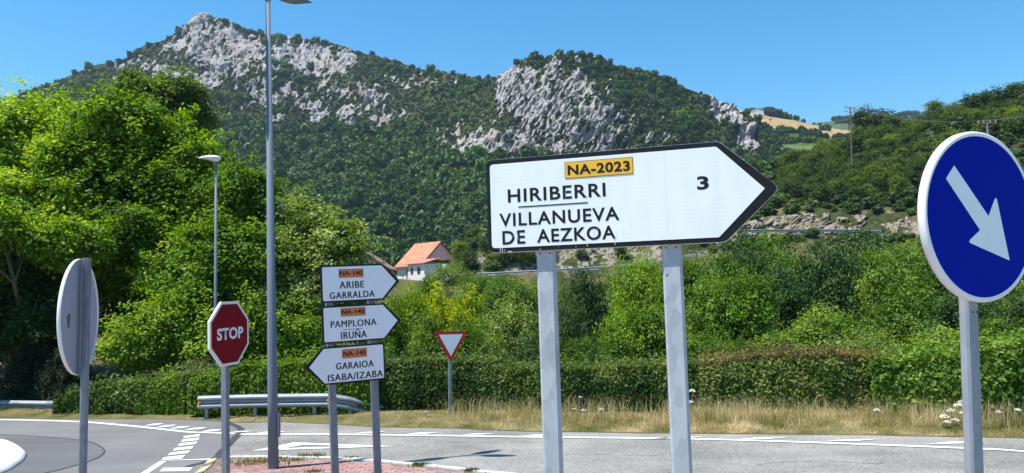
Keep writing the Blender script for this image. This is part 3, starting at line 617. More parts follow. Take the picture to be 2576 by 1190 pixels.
def crown_quads(lobes, ncl, per, size, R, crad=0.4, thick=0.18, inner=0.12, up=0.85, flat=0.55, asp=0.6, spray=0.0):
    """lobes: (centre, radii). Leaf sprays sit on a bumpy shell of each lobe, with some leaves deeper in"""
    Cn = np.array([l[0] for l in lobes]); Rd = np.array([l[1] for l in lobes]); ar = (Rd[:, 0] * Rd[:, 2] + Rd[:, 1] * Rd[:, 2] + Rd[:, 0] * Rd[:, 1])
    k = R.choice(len(lobes), ncl * 3, p=ar / ar.sum()); d = unit(R.normal(size=(ncl * 3, 3)))
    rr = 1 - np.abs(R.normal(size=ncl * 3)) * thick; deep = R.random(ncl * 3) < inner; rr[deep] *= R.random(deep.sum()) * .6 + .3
    bump = 1 + 0.22 * (fbm(d[:, 0] * 3 + k * 7, d[:, 1] * 3 + d[:, 2] * 2.3, 3, 4) - .5) * 2
    P = Cn[k] + d * Rd[k] * (rr * bump)[:, None]
    if spray:
        sp = (R.random(len(P)) < .3) & ~deep; up_d = unit(d + np.array([0, 0, .35]) + R.normal(size=d.shape) * .3)
        P = P + up_d * (sp * R.random(len(P)) ** 1.5 * spray)[:, None]
    ok = np.ones(len(P), bool)
    for j in range(len(lobes)):
        q = (((P - Cn[j]) / Rd[j]) ** 2).sum(1); ok &= ~((q < 0.45) & (k != j) & ~deep)
    P, d, deep = P[ok][:ncl], d[ok][:ncl], deep[ok][:ncl]; n = len(P)
    ct = R.random(n)
    off = R.normal(size=(n, per, 3)) * crad * .5; off[..., 2] *= flat
    L_ = (P[:, None] + off).reshape(-1, 3); dd = np.repeat(d, per, 0)
    Nn = unit(dd * .55 + np.array([0, 0, up]) + R.normal(size=L_.shape) * .55)
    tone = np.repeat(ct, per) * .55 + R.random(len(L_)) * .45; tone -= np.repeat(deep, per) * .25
    return leaf_quads(L_, Nn, size, R, asp), tone
def limbs(mb, base, lobes, r0, R, n=7):
    """trunk and boughs up to the lobes"""
    lobes = list(lobes); top = np.mean([l[0] for l in lobes], 0); fork = base + (top - base) * .38
    fork = fork + R.normal(size=3) * .1
    mb.tube([base - np.array([0, 0, .15]), base + np.array([0, 0, .25]), base + (fork - base) * .5 + R.normal(size=3) * .08, fork], [r0 * 1.25, r0, r0 * .85, r0 * .75], n)
    for c, rd in lobes:
        e = c + np.array([0, 0, rd[2] * .35]); mid = (fork + e) / 2 + R.normal(size=3) * .12 * np.linalg.norm(e - fork)
        mb.tube([fork, mid, e], [r0 * .55, r0 * .33, r0 * .08], 6)
        for _ in range(4):
            t = c + unit(R.normal(size=3)) * rd * .8; mb.tube([mid, (mid + t) / 2 + R.normal(size=3) * .1, t], [r0 * .25, r0 * .14, r0 * .04], 5)
def tree_at(name, label, cat, lobes_px, Y, basepx, kind, ncl, per, size, seed, r0=.16, crad=.4, group=None, dz=0.0, **kw):
    R = np.random.default_rng(seed); lobes = []
    for px, py, rx, ry, dy in lobes_px:
        c = at_y(px, py, Y + dy); s = (Y + dy) / F; lobes.append((c, np.array([rx * s, (rx + ry) * .5 * s, ry * s])))
    sub = []
    for c, rd in lobes:
        sub.append((c, rd * .74))
        for _ in range(11):
            d = unit(R.normal(size=3)); d[1] = -abs(d[1]) if R.random() < .6 else d[1]; q = R.uniform(.20, .42); sub.append((c + d * rd * (1.04 - q * .75), rd * q))
    big, lobes = lobes, sub
    b = at_y(basepx, 900, Y); b[2] = dz; base = empty(name, tuple(b), label, cat, group)
    lobes = [(c - b, r) for c, r in lobes]; big = [(c - b, r) for c, r in big]
    mb = MB(); limbs(mb, np.zeros(3), big, r0, R); mb.make('trunk', M['bark'], base)
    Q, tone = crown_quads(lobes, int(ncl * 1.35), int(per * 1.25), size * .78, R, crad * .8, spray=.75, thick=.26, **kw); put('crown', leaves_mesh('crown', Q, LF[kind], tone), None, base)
    return base

# the big trees on the left
tree_at('maple_tree', 'big sunlit maple with yellow-green crown filling the far left edge behind the round sign', 'tree',
        [(-60, 420, 150, 150, 0), (95, 370, 120, 120, 0), (30, 560, 150, 110, -2.5), (140, 600, 120, 70, -3), (-30, 660, 110, 60, -3), (200, 520, 90, 70, -1.5), (-150, 620, 130, 140, 0), (160, 300, 60, 55, 1), (-330, 480, 190, 170, -6), (-180, 640, 120, 80, -6.5)], 27, 30, 'maple', 3200, 24, .20, 11, .24, .50)
tree_at('maple_tree', 'broad maple with the brightest yellow-green crown, left of the short street lamp', 'tree',
        [(300, 330, 130, 95, 0), (400, 430, 140, 120, 0), (240, 470, 130, 130, -.5), (470, 530, 110, 120, 0), (330, 600, 120, 110, -1), (500, 400, 60, 60, 0), (180, 420, 110, 110, 0), (200, 560, 110, 100, -.5), (470, 640, 100, 100, -.5), (250, 690, 120, 70, 0), (400, 700, 110, 80, 0)], 26, 330, 'maple', 2300, 24, .19, 12, .26, .48)
tree_at('ash_tree', 'tall duller green tree whose top rises above the left maple crowns against the mountain', 'tree',
        [(420, 255, 88, 62, 0), (350, 235, 50, 50, 0), (470, 300, 60, 70, 0), (400, 330, 110, 80, 0)], 36, 420, 'ash', 1000, 20, .22, 13, .24, .5)
tree_at('maple_tree', 'leafy green tree directly behind the short street lamp pole', 'tree',
        [(600, 520, 80, 110, 0), (570, 640, 110, 100, -1), (640, 700, 90, 100, -1), (520, 730, 90, 90, -1.5)], 25, 590, 'bramble', 1500, 24, .17, 14, .18, .42)
tree_at('poplar_tree', 'pale leaved rounded tree behind the three stacked direction signs', 'tree',
        [(735, 590, 62, 95, 0), (800, 620, 85, 100, 0), (860, 660, 68, 100, 0), (780, 750, 110, 110, -1), (700, 740, 60, 110, -1), (890, 760, 50, 90, 0)], 25, 790, 'pale', 1700, 24, .145, 15, .16, .36)
tree_at('maple_tree', 'low maple boughs hanging over dark shade behind the round sign seen from behind', 'tree',
        [(170, 620, 95, 50, -1), (60, 700, 90, 60, 0), (-80, 780, 120, 90, 0), (10, 590, 90, 60, -1.5)], 24, 90, 'maple', 650, 24, .18, 16, .16, .42)
tree_at('hazel_bush', 'arching green bush with drooping branch tips left of the STOP sign', 'bush',
        [(470, 800, 85, 75, 0), (400, 850, 90, 65, 0), (340, 880, 80, 50, -.5), (560, 850, 70, 60, -.5), (430, 700, 80, 60, 1)], 23, 430, 'bramble', 1100, 24, .15, 17, .08, .40)
tree_at('elder_bush', 'green bush between the STOP sign and the tall lamp post', 'bush',
        [(620, 850, 60, 70, 0), (700, 850, 70, 70, .5), (790, 860, 70, 70, .5)], 22.5, 680, 'bramble', 700, 24, .13, 18, .07, .36)
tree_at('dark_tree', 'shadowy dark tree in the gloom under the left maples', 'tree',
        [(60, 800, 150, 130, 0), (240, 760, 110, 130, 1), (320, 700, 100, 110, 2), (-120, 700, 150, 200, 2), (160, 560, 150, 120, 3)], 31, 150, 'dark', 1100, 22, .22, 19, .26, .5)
def conifer(px, py, Y, hgt, wid, seed, label):
    R = np.random.default_rng(seed); b = at_y(px, py, Y); b[2] = 0
    e = empty('spruce_tree', tuple(b), label, 'tree'); mb = MB(); mb.tube([(0, 0, -.1), (0, 0, hgt)], [.13, .02], 7); mb.make('trunk', M['bark'], e)
    Q, T = [], []
    for i in range(26):
        z = .3 + (hgt - .4) * i / 26; r = wid * (1 - i / 27)
        for k in range(7):
            a = R.random() * 6.28; L_ = r * (.8 + .4 * R.random()); s = np.linspace(.15, 1, 16)
            for u in s:
                c = np.array([math.cos(a) * L_ * u, math.sin(a) * L_ * u, z - .25 * L_ * u * u])
                n_ = 5; P = c + R.normal(size=(n_, 3)) * .07; Q.append(leaf_quads(P, unit(R.normal(size=(n_, 3)) + [0, 0, .6]), .13, R, .25)); T.append(R.random(n_) * .6 + u * .3)
    put('crown', leaves_mesh('crown', np.concatenate(Q), LF['conifer'], np.concatenate(T)), None, e)
tree_at('laurel_bush', 'dense dark bush hiding the trunks at the far left edge', 'bush', [(20, 770, 120, 100, 0), (130, 830, 100, 75, -.3), (-120, 800, 130, 110, 0), (60, 690, 100, 70, .3)], 23.6, 60, 'dark', 800, 24, .16, 29, .08, .42)
conifer(105, 900, 22.6, 2.6, 1.2, 5, 'drooping dark spruce behind the left end guardrail')
conifer(175, 900, 21.8, 1.9, 1.0, 6, 'small grey-green spruce just left of the round sign post')

# ------------------------------------------------------------------ bushes behind the hedge, copied from a few models
def bush_proto(kind, seed, ncl=420, per=22, size=.075, crad=.22, nl=6, tall=1.0):
    """a bush of unit half width, about two units tall, standing on z=0"""
    R = np.random.default_rng(seed); lobes = [(np.array([0, 0, .95 * tall]), np.array([.8, .8, .85 * tall]))]
    for k in range(nl):
        a = k / nl * 6.283 + R.random(); z = R.uniform(.35, 1.55) * tall; r = R.uniform(.32, .5)
        q = .62 if z < 1.1 * tall else .4; lobes.append((np.array([math.cos(a) * q, math.sin(a) * q, z]), np.array([r, r, r * 1.1])))
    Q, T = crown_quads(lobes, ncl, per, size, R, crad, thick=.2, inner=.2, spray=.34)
    mb = MB(); limbs(mb, np.zeros(3), lobes[:5], .05, R, 6)
    return leaves_mesh('crown', Q, LF[kind], T), mesh('trunk', mb.v, mb.f, M['bark'])
PR = {}
for kind, seeds, kw in (('mid', (21, 22, 23), {}), ('dark', (31, 32), {}), ('bramble', (41, 42), {}), ('pale', (51,), {}), ('yellow', (61,), dict(size=.10, ncl=330)), ('hill', (71, 72), dict(size=.13, ncl=190, per=18, crad=.3)), ('hill_light', (81, 82), dict(size=.13, ncl=190, per=18, crad=.3))):
    PR[kind] = [bush_proto(kind, s, **kw) for s in seeds]
def plant(name, kind, i, loc, sx, sz, rot, label, cat, group):
    cr_, tr_ = PR[kind][i % len(PR[kind])]; e = empty(name, tuple(loc), label, cat, group); e.rotation_euler[2] = rot; e.scale = (sx, sx, sz)
    put('trunk', tr_, None, e); put('crown', cr_, None, e); return e
def ground_z(x, Y, px):
    return float(np.interp(Y, *vgp(px)))
def vgp(px):
    j = np.abs(VG['PX'][0] - px).argmin(); w = VG['W'][:, j]; return w[:, 1], w[:, 2]
BU = [  # px, top, half width px, Y, kind, label
    (1010, 705, 62, 27, 'bramble', 'light green bush beside the tip of the middle direction plate'), (1075, 760, 60, 25, 'mid', 'leafy bush just left of the give-way sign'), (1040, 722, 55, 36, 'yellow', 'lime-yellow bush in front of the white farmhouse wall'), (1105, 716, 52, 37, 'yellow', 'lime-yellow bush above the left corner of the give-way sign'), (1170, 722, 50, 36, 'yellow', 'lime-yellow bush above the right corner of the give-way sign'),
    (1128, 642, 66, 88, 'mid', 'round green tree hiding the right end of the farmhouse annex'), (1075, 685, 34, 90, 'dark', 'small dark bush by the white farmhouse wall'), (1200, 676, 56, 80, 'mid', 'green bush right of the farmhouse with the guardrail above it'), (1265, 672, 52, 76, 'mid', 'bush growing below the upper guardrail, left of the big sign post'),
    (1200, 775, 70, 27, 'mid', 'dense bush right behind the give-way sign'), (1290, 745, 70, 30, 'pale', 'pale flecked bush between the give-way sign and the left big post'), (1330, 686, 60, 60, 'mid', 'bush at the left edge of the left big post, under the guardrail'), (1350, 820, 70, 25, 'dark', 'dark bush behind the left big post'),
    (1465, 664, 62, 36, 'dark', 'tall blue-green pointed tree right of the left big post'), (1420, 700, 46, 33, 'dark', 'dark slim bush close to the left big post'), (1535, 668, 56, 44, 'mid', 'green bush between the two big posts, below the guardrail'), (1470, 830, 70, 25, 'mid', 'low bush on the hedge between the two big posts, on the left'), (1580, 740, 78, 29, 'bramble', 'bright green bush between the two big posts, on the right'), (1605, 622, 70, 42, 'bramble', 'tall light green tree below the big direction sign'), (1655, 740, 80, 29, 'mid', 'bush standing just left of the right big post'),
    (1700, 610, 66, 40, 'bramble', 'light green tree behind the right big post'), (1775, 672, 90, 31, 'mid', 'broad bush right of the right big post'), (1800, 606, 66, 46, 'mid', 'green tree under the arrow shoulder of the big sign'), (1750, 820, 75, 25, 'mid', 'bush on the hedge right of the right big post'), (1860, 548, 70, 50, 'dark', 'dark tree just below the arrow tip of the big sign'), (1925, 556, 64, 52, 'mid', 'green tree below and right of the big arrow tip'),
    (1860, 660, 92, 30, 'bramble', 'large sunlit green bush below the arrow tip'), (1850, 840, 82, 24, 'mid', 'leafy low bush behind the reddish hedge top, left one'), (1960, 640, 98, 34, 'dark', 'large dark bush below the left end of the right guardrail'), (2000, 597, 74, 46, 'mid', 'tree below the right guardrail'), (1960, 820, 80, 25, 'mid', 'low green bush behind the reddish hedge top'), (2070, 602, 84, 40, 'dark', 'blue-green tree below the right end of the guardrail'),
    (2085, 745, 92, 27, 'mid', 'bush in the middle between the big arrow tip and the blue sign'), (2165, 566, 80, 46, 'dark', 'tall dark tree in front of the grey rock cutting'), (2230, 588, 84, 38, 'mid', 'yellow-flecked tree left of the blue sign'), (2170, 830, 80, 24, 'pale', 'pale leaved shrub at the hedge left of the blue sign'), (2270, 690, 95, 31, 'mid', 'bush at the lower left of the blue sign'), (2310, 572, 76, 44, 'mid', 'tree behind the left rim of the blue sign'),
    (2350, 800, 86, 24, 'mid', 'large bush left of the blue sign post'), (2420, 720, 90, 28, 'dark', 'dark bush behind the blue sign post'), (2500, 780, 90, 24, 'mid', 'bush right of the blue sign post'), (2450, 610, 90, 44, 'dark', 'tree hidden behind the blue sign'), (2560, 620, 90, 36, 'mid', 'tree at the right edge under the blue sign'), (2640, 700, 110, 28, 'dark', 'dark tree at the far right edge'), (2600, 850, 80, 20, 'bramble', 'bright bush at the right edge by the verge'),
    (940, 800, 60, 24, 'bramble', 'green bush behind the lower direction plate'), (900, 860, 60, 23, 'mid', 'low bush behind the posts of the stacked signs')]
for k, (px, top, hw, Y, kind, lab) in enumerate(BU):
    z0 = ground_z(0, Y, px) - .1; c = at_y(px, top, Y); hgt = c[2] - z0; s = hw * Y / F * 1.08
    nm = {'yellow': 'lime_bush', 'pale': 'pale_shrub'}.get(kind, 'tree' if ('tree' in lab) else 'bush')
    plant('broadleaf_tree' if nm == 'tree' else nm, kind, k, (c[0], Y, z0), s, hgt / 2.0, k * 2.4, lab, 'tree' if nm == 'tree' else 'bush', 'trees and bushes between the hedge and the far road')

for k_, (px, py, hw, kd, lab) in enumerate(((1160, 628, 26, 'hill_light', 'olive bush on the rise right behind the farmhouse gable'), (1195, 590, 30, 'hill', 'dark bush on the rise left of the lower corner of the big sign'), (1228, 615, 30, 'hill', 'dark bush beside the small pale crag at the lower left corner of the big sign'), (1270, 632, 30, 'hill', 'dark bush above the far guardrail, first from the left'), (1320, 632, 32, 'hill', 'dark bush above the far guardrail, second from the left'), (1180, 650, 28, 'hill', 'dark bush at the foot of the rise by the farmhouse annex'), (1235, 655, 24, 'hill_light', 'pale olive bush above the far guardrail'), (1375, 625, 24, 'hill', 'dark bush above the far guardrail by the left big post'), (1460, 632, 16, 'hill', 'small bush on the pale cutting between the big posts, left'), (1560, 626, 18, 'hill', 'small bush on the pale cutting between the big posts, right'))):
    b_ = pick(HS, px, min(py + hw * .9, 705))[0]; s_ = hw * b_[1] / F; plant('roadside_bush', kd, k_, (b_[0], b_[1] - .5, b_[2] - .4), s_, s_, k_ * 1.3, lab, 'bush', 'bushes above the far road')
# trees on the hillside on the right
HT = [(2190, 262, 42, 'hill', 'big dark tree on the skyline right of the electricity pole'), (2165, 330, 40, 'hill', 'tree on the slope behind the electricity pole'), (2232, 306, 20, 'hill_light', 'light green small tree on the skyline, first right of the big dark tree'), (2268, 298, 20, 'hill_light', 'light green small tree on the skyline, second right of the big dark tree'), (2302, 304, 18, 'hill_light', 'light green small tree on the skyline, third right of the big dark tree'), (2330, 312, 16, 'hill_light', 'smallest light green tree of the skyline row'),
      (2358, 250, 26, 'hill_light', 'slender light green tree with feathery top on the right skyline'), (2405, 275, 36, 'hill', 'round tree on the skyline above the blue sign'), (2395, 330, 36, 'hill_light', 'yellowish tree above the top of the blue sign'), (2450, 232, 34, 'hill', 'dark tree on the right skyline'), (2500, 215, 40, 'hill', 'tall dark tree on the right skyline near the frame edge'), (2560, 205, 44, 'hill', 'topmost dark tree at the right frame edge'), (2620, 210, 50, 'hill', 'dark tree past the right frame edge'),
      (2070, 372, 34, 'hill', 'dark tree left of the electricity pole'), (2005, 402, 30, 'hill', 'tree on the lower left skyline of the hillside'), (2500, 290, 40, 'hill', 'dense dark tree above the second electricity pole'), (2560, 280, 44, 'hill', 'dense dark tree right of the second electricity pole')]
k = 0
for px, top, hw, kind, lab in HT:
    base = pick(HS, px, max(top + hw * 1.6, 0))[0]; Y = base[1]; c = at_y(px, top, Y); hgt = max(2.0, c[2] - base[2] + .3); s = hw * Y / F * 1.1
    plant('hillside_tree', kind, k, (base[0], Y, base[2] - .3), s, hgt / 2, k * 1.7, lab, 'tree', 'trees on the hillside'); k += 1
RH = np.random.default_rng(77); stuffP = []; cnt = 0
for gy in range(250, 640, 18):
    for gx in range(1150, 2800, 25):
        px = gx + RH.uniform(-12, 12); py = gy + RH.uniform(-9, 9)
        sky_ = np.interp(px, XX, [c[1][4][0] for c in d_cols]); ct = np.interp(px, XX, CT); ro = np.interp(px, XX, RO)
        if py < sky_ + 12 or py > ro + 30: continue
        openr = fbm(np.array([px / 60]), np.array([py / 30]), 3, 19)[0]
        low = py > ct - 30
        if py > ct - 6 and py < ro + 6: continue
        if low and RH.random() < .12: continue
        if not low and openr > .66 and RH.random() < .5: continue
        b = pick(HS, px, py)[0]; hw = RH.uniform(9, 23) if low else RH.uniform(16, 29); s = hw * b[1] / F
        visible = px < 2330 and px > 1960 or (px > 1960 and py < 340) or (px < 1230)
        kind = 'hill_light' if (RH.random() < (.34 if openr > .5 else .14)) else 'hill'
        if not low and visible and cnt < 190:
            lab = 'one of the rounded olive green bushy trees crowding the slope above the rock cutting' if kind == 'hill' else 'one of the lighter yellow-green bushes scattered among the dark trees on the slope'
            plant('hillside_bush', kind, cnt, (b[0], b[1], b[2] - .2), s, s * RH.uniform(.8, 1.15), RH.random() * 6, lab, 'bush', 'dark bushes on the slope' if kind == 'hill' else 'light bushes on the slope'); cnt += 1
        else: stuffP.append((b, s, RH.random() * 6))

# ------------------------------------------------------------------ stuff by geometry nodes: forest and scrub on the mountain
def clump(name, kind, seed, n=230, size=.42, lobesn=5):
    R = np.random.default_rng(seed); lobes = [(np.array([0, 0, .2]), np.array([.75, .75, .75]))]
    for k_ in range(lobesn):
        d = unit(R.normal(size=3)); d[2] = abs(d[2]) * .8; r = R.uniform(.3, .5); lobes.append((d * .6 + [0, 0, .15], np.array([r, r, r])))
    Q, T = crown_quads(lobes, n // 6, 6, size, R, .28, thick=.08, inner=.02, up=.35, asp=.8)
    V, Fq = Q.reshape(-1, 3), None
    me = leaves_mesh(name, Q, LF[kind], T * .8 + .1)
    # a lumpy body inside so that no gap shows the hill
    bm = bmesh.new(); bm.from_mesh(me); r = bmesh.ops.create_icosphere(bm, subdivisions=2, radius=.78)
    for v in r['verts']:
        v.co = v.co * (1 + .3 * (float(fbm(np.array([v.co.x * 2.2 + seed]), np.array([v.co.y * 2.2 + v.co.z * 3]), 3, 1)[0]) - .5) * 2); v.co.z = v.co.z * .85 + .15
    bm.to_mesh(me); bm.free(); return bpy.data.objects.new(name, me)
def scatter(name, pts, scl, protos, label):
    me = bpy.data.meshes.new(name); n = len(pts); me.vertices.add(n); me.vertices.foreach_set('co', np.asarray(pts, np.float32).ravel())
    a = me.attributes.new('scl', 'FLOAT_VECTOR', 'POINT'); a.data.foreach_set('vector', np.asarray(scl, np.float32).ravel()); me.update()
    o = put(name, me); tag(o, kind='stuff', label=label)
    col = bpy.data.collections.new(name + '_models'); [col.objects.link(p) for p in protos]
    ng = bpy.data.node_groups.new(name, 'GeometryNodeTree'); ng.interface.new_socket('Geometry', in_out='INPUT', socket_type='NodeSocketGeometry'); ng.interface.new_socket('Geometry', in_out='OUTPUT', socket_type='NodeSocketGeometry')
    A_ = ng.nodes.new; L = ng.links.new; gi, go = A_('NodeGroupInput'), A_('NodeGroupOutput'); mp = A_('GeometryNodeMeshToPoints'); ip = A_('GeometryNodeInstanceOnPoints'); ci = A_('GeometryNodeCollectionInfo')
    ci.inputs[0].default_value = col; ci.inputs['Separate Children'].default_value = True; ci.inputs['Reset Children'].default_value = True
    rv = A_('FunctionNodeRandomValue'); rv.data_type = 'FLOAT_VECTOR'; rv.inputs[0].default_value = (-.15, -.15, 0); rv.inputs[1].default_value = (.15, .15, 6.28)
    na = A_('GeometryNodeInputNamedAttribute'); na.data_type = 'FLOAT_VECTOR'; na.inputs[0].default_value = 'scl'
    ri = A_('FunctionNodeRandomValue'); ri.data_type = 'INT'; ri.inputs[4].default_value = 0; ri.inputs[5].default_value = len(protos) - 1; ri.inputs['Seed'].default_value = 5
    L(gi.outputs[0], mp.inputs[0]); L(mp.outputs[0], ip.inputs['Points']); L(ci.outputs[0], ip.inputs['Instance']); ip.inputs['Pick Instance'].default_value = True
    L(ri.outputs[2], ip.inputs['Instance Index']); L(rv.outputs[0], ip.inputs['Rotation']); L(na.outputs[0], ip.inputs['Scale']); L(ip.outputs[0], go.inputs[0])
    md = o.modifiers.new('scatter', 'NODES'); md.node_group = ng; return o
forestM = [clump('forest_tree_model', 'forest', 100 + i) for i in range(5)]
scrubM = [clump('scrub_model', 'scrub', 120 + i, 110, .55, 4) for i in range(4)]
hillM = [clump('hillside_scrub_model', 'hill', 140 + i, 260, .34) for i in range(3)]
R = np.random.default_rng(5)
def jitter(x0, x1, y0, y1, s):
    gx, gy = np.meshgrid(np.arange(x0, x1, s), np.arange(y0, y1, s * .8)); gx = gx + R.uniform(-s * .6, s * .6, gx.shape); gy = gy + R.uniform(-s * .5, s * .5, gy.shape); return gx.ravel(), gy.ravel()
def mt_sky(x): return np.interp(x, [a[0] for a in SKYL], [a[1] for a in SKYL])
def mt_rb(x): return np.interp(x, [a[0] for a in RB], [a[1] for a in RB])
px, py = jitter(-400, 2050, 40, 740, 17)
rb = mt_rb(px) + 18 * (fbm(px / 60, px * 0, 3, 2) - .5) * 2 + 4; sk = mt_sky(px)
d_, r_ = rockmask(px, py)
wood = (py > rb)
# patches of wood on the upper slopes
TP = [(820, 115, 70, 24), (770, 200, 22, 60), (870, 130, 60, 22), (950, 180, 60, 60), (1050, 180, 90, 20), (1180, 215, 60, 40), (1130, 260, 50, 50), (1270, 190, 30, 22), (1320, 150, 50, 26), (1550, 190, 100, 50), (1650, 250, 110, 50), (1750, 290, 90, 50), (1500, 150, 80, 20), (380, 100, 60, 24), (120, 235, 170, 50), (250, 190, 50, 26), (600, 60, 60, 14), (700, 105, 50, 20), (560, 345, 90, 40), (700, 200, 30, 50), (1450, 310, 30, 34), (1390, 355, 26, 18), (1120, 300, 60, 40), (1700, 350, 120, 40), (1850, 330, 40, 60), (1600, 240, 80, 40), (1440, 125, 40, 12), (0, 300, 200, 60), (720, 270, 30, 16), (590, 250, 60, 20), (1460, 130, 70, 14), (1680, 210, 90, 22)]
pw = np.zeros_like(px)
for cx, cy, rx, ry in TP: pw = np.maximum(pw, 1.3 - ((px - cx) / rx) ** 2 - ((py - cy) / ry) ** 2)
wood |= (pw + (R.random(len(px)) - .5) * .8 > .55) & (py < rb) & (r_ < .62)
wood |= (np.abs(py - sk - 6) < 9) & (R.random(len(px)) < .7) & (r_ < .6)
ok = wood & (py > sk + 2) & (py < np.interp(px, [a[0] for a in BS], [a[1] for a in BS]) - 4)
px, py = px[ok], py[ok]; P = pick(MT, px, py); s = R.uniform(10, 23, len(px)) * (.85 + .3 * R.random(len(px))) * P[:, 1] / F; up_ = py < mt_rb(px); s[up_] *= .56
hm = R.uniform(.9, 1.5, len(s)); sc_ = np.stack([s, s, s * hm], 1); P[:, 2] += s * np.where(up_, .25, .2 + .7 * R.random(len(s)))
scatter('forest', P, sc_, forestM, 'dense dark green oak forest covering the lower mountain slopes')
px, py = jitter(-400, 1980, 40, 420, 6.0); d_, r_ = rockmask(px, py); sk = mt_sky(px)
ok = (py > sk + 3) & (py < mt_rb(px) + 10) & (r_ < .46 + .25 * (R.random(len(px)) < .12)) & (R.random(len(px)) < .8); px, py = px[ok], py[ok]; P = pick(MT, px, py)
s = R.uniform(2.2, 5.4, len(px)) * P[:, 1] / F; P[:, 2] += s * .15
scatter('mountain_scrub', P, np.stack([s, s, s * .8], 1), scrubM, 'low olive scrub growing between the limestone crags')
# far woods round the fields
px, py = jitter(1780, 2700, 262, 560, 11)
lo = np.interp(px, [1840, 1880, 1940, 2000, 2060, 2120], [300, 312, 324, 330, 336, 345]); rd = np.interp(px, [c[0] for c in c_cols], [c[1][2][0] for c in c_cols])
ok = (py > rd) & ~((py < lo + 2) & (px > 1850) & (px < 2118)) & ~((py > 328) & (py < 347) & (px > 2062) & (px < 2160)) & ~((py > 362) & (py < 390) & (px > 1960) & (px < 2100))
px, py = px[ok], py[ok]; P = pick(CF, px, py); s = R.uniform(7, 12, len(px)) * P[:, 1] / F
ex = [(1880, 279, 10), (1893, 278, 9), (1915, 282, 9), (1930, 272, 16), (1943, 276, 15), (1955, 280, 14), (1970, 284, 12), (1985, 289, 10), (2000, 295, 9), (2020, 300, 6), (2060, 306, 6), (1962, 322, 10), (1990, 326, 8), (2046, 306, 4), (1935, 300, 3), (2080, 322, 12), (2066, 324, 9)]
EP = pick(CF, np.array([e[0] for e in ex]), np.array([e[1] + e[2] * .6 for e in ex])); es = np.array([e[2] for e in ex]) * EP[:, 1] / F
px2, py2 = jitter(2100, 2480, 286, 312, 8); P2 = pick(FH, px2, py2); s2 = R.uniform(5, 8, len(px2)) * P2[:, 1] / F
P = np.concatenate([P, EP, P2]); s = np.concatenate([s, es, s2]); P[:, 2] += s * .3
scatter('far_woodland', P, np.stack([s, s, s * 1.15], 1), forestM, 'woodland around the far fields')
P = np.array([p[0] for p in stuffP]); s = np.array([p[1] for p in stuffP])
px, py = jitter(1980, 2760, 250, 640, 13); sky_ = np.interp(px, XX, [c[1][4][0] for c in d_cols]); ct = np.interp(px, XX, CT); ro = np.interp(px, XX, RO)
ok = (py > sky_ + 3) & (py < ro + 40) & ~((py > ct - 10) & (py < ro + 8)) & (R.random(len(px)) < .7); px, py = px[ok], py[ok]; P3 = pick(HS, px, py); s3 = R.uniform(3, 9, len(px)) * P3[:, 1] / F
P = np.concatenate([P, P3]); s = np.concatenate([s, s3]); P[:, 2] += s * .4
scatter('hillside_scrub', P, np.stack([s, s, s * .9], 1), hillM, 'low green scrub covering the slope above the cutting')

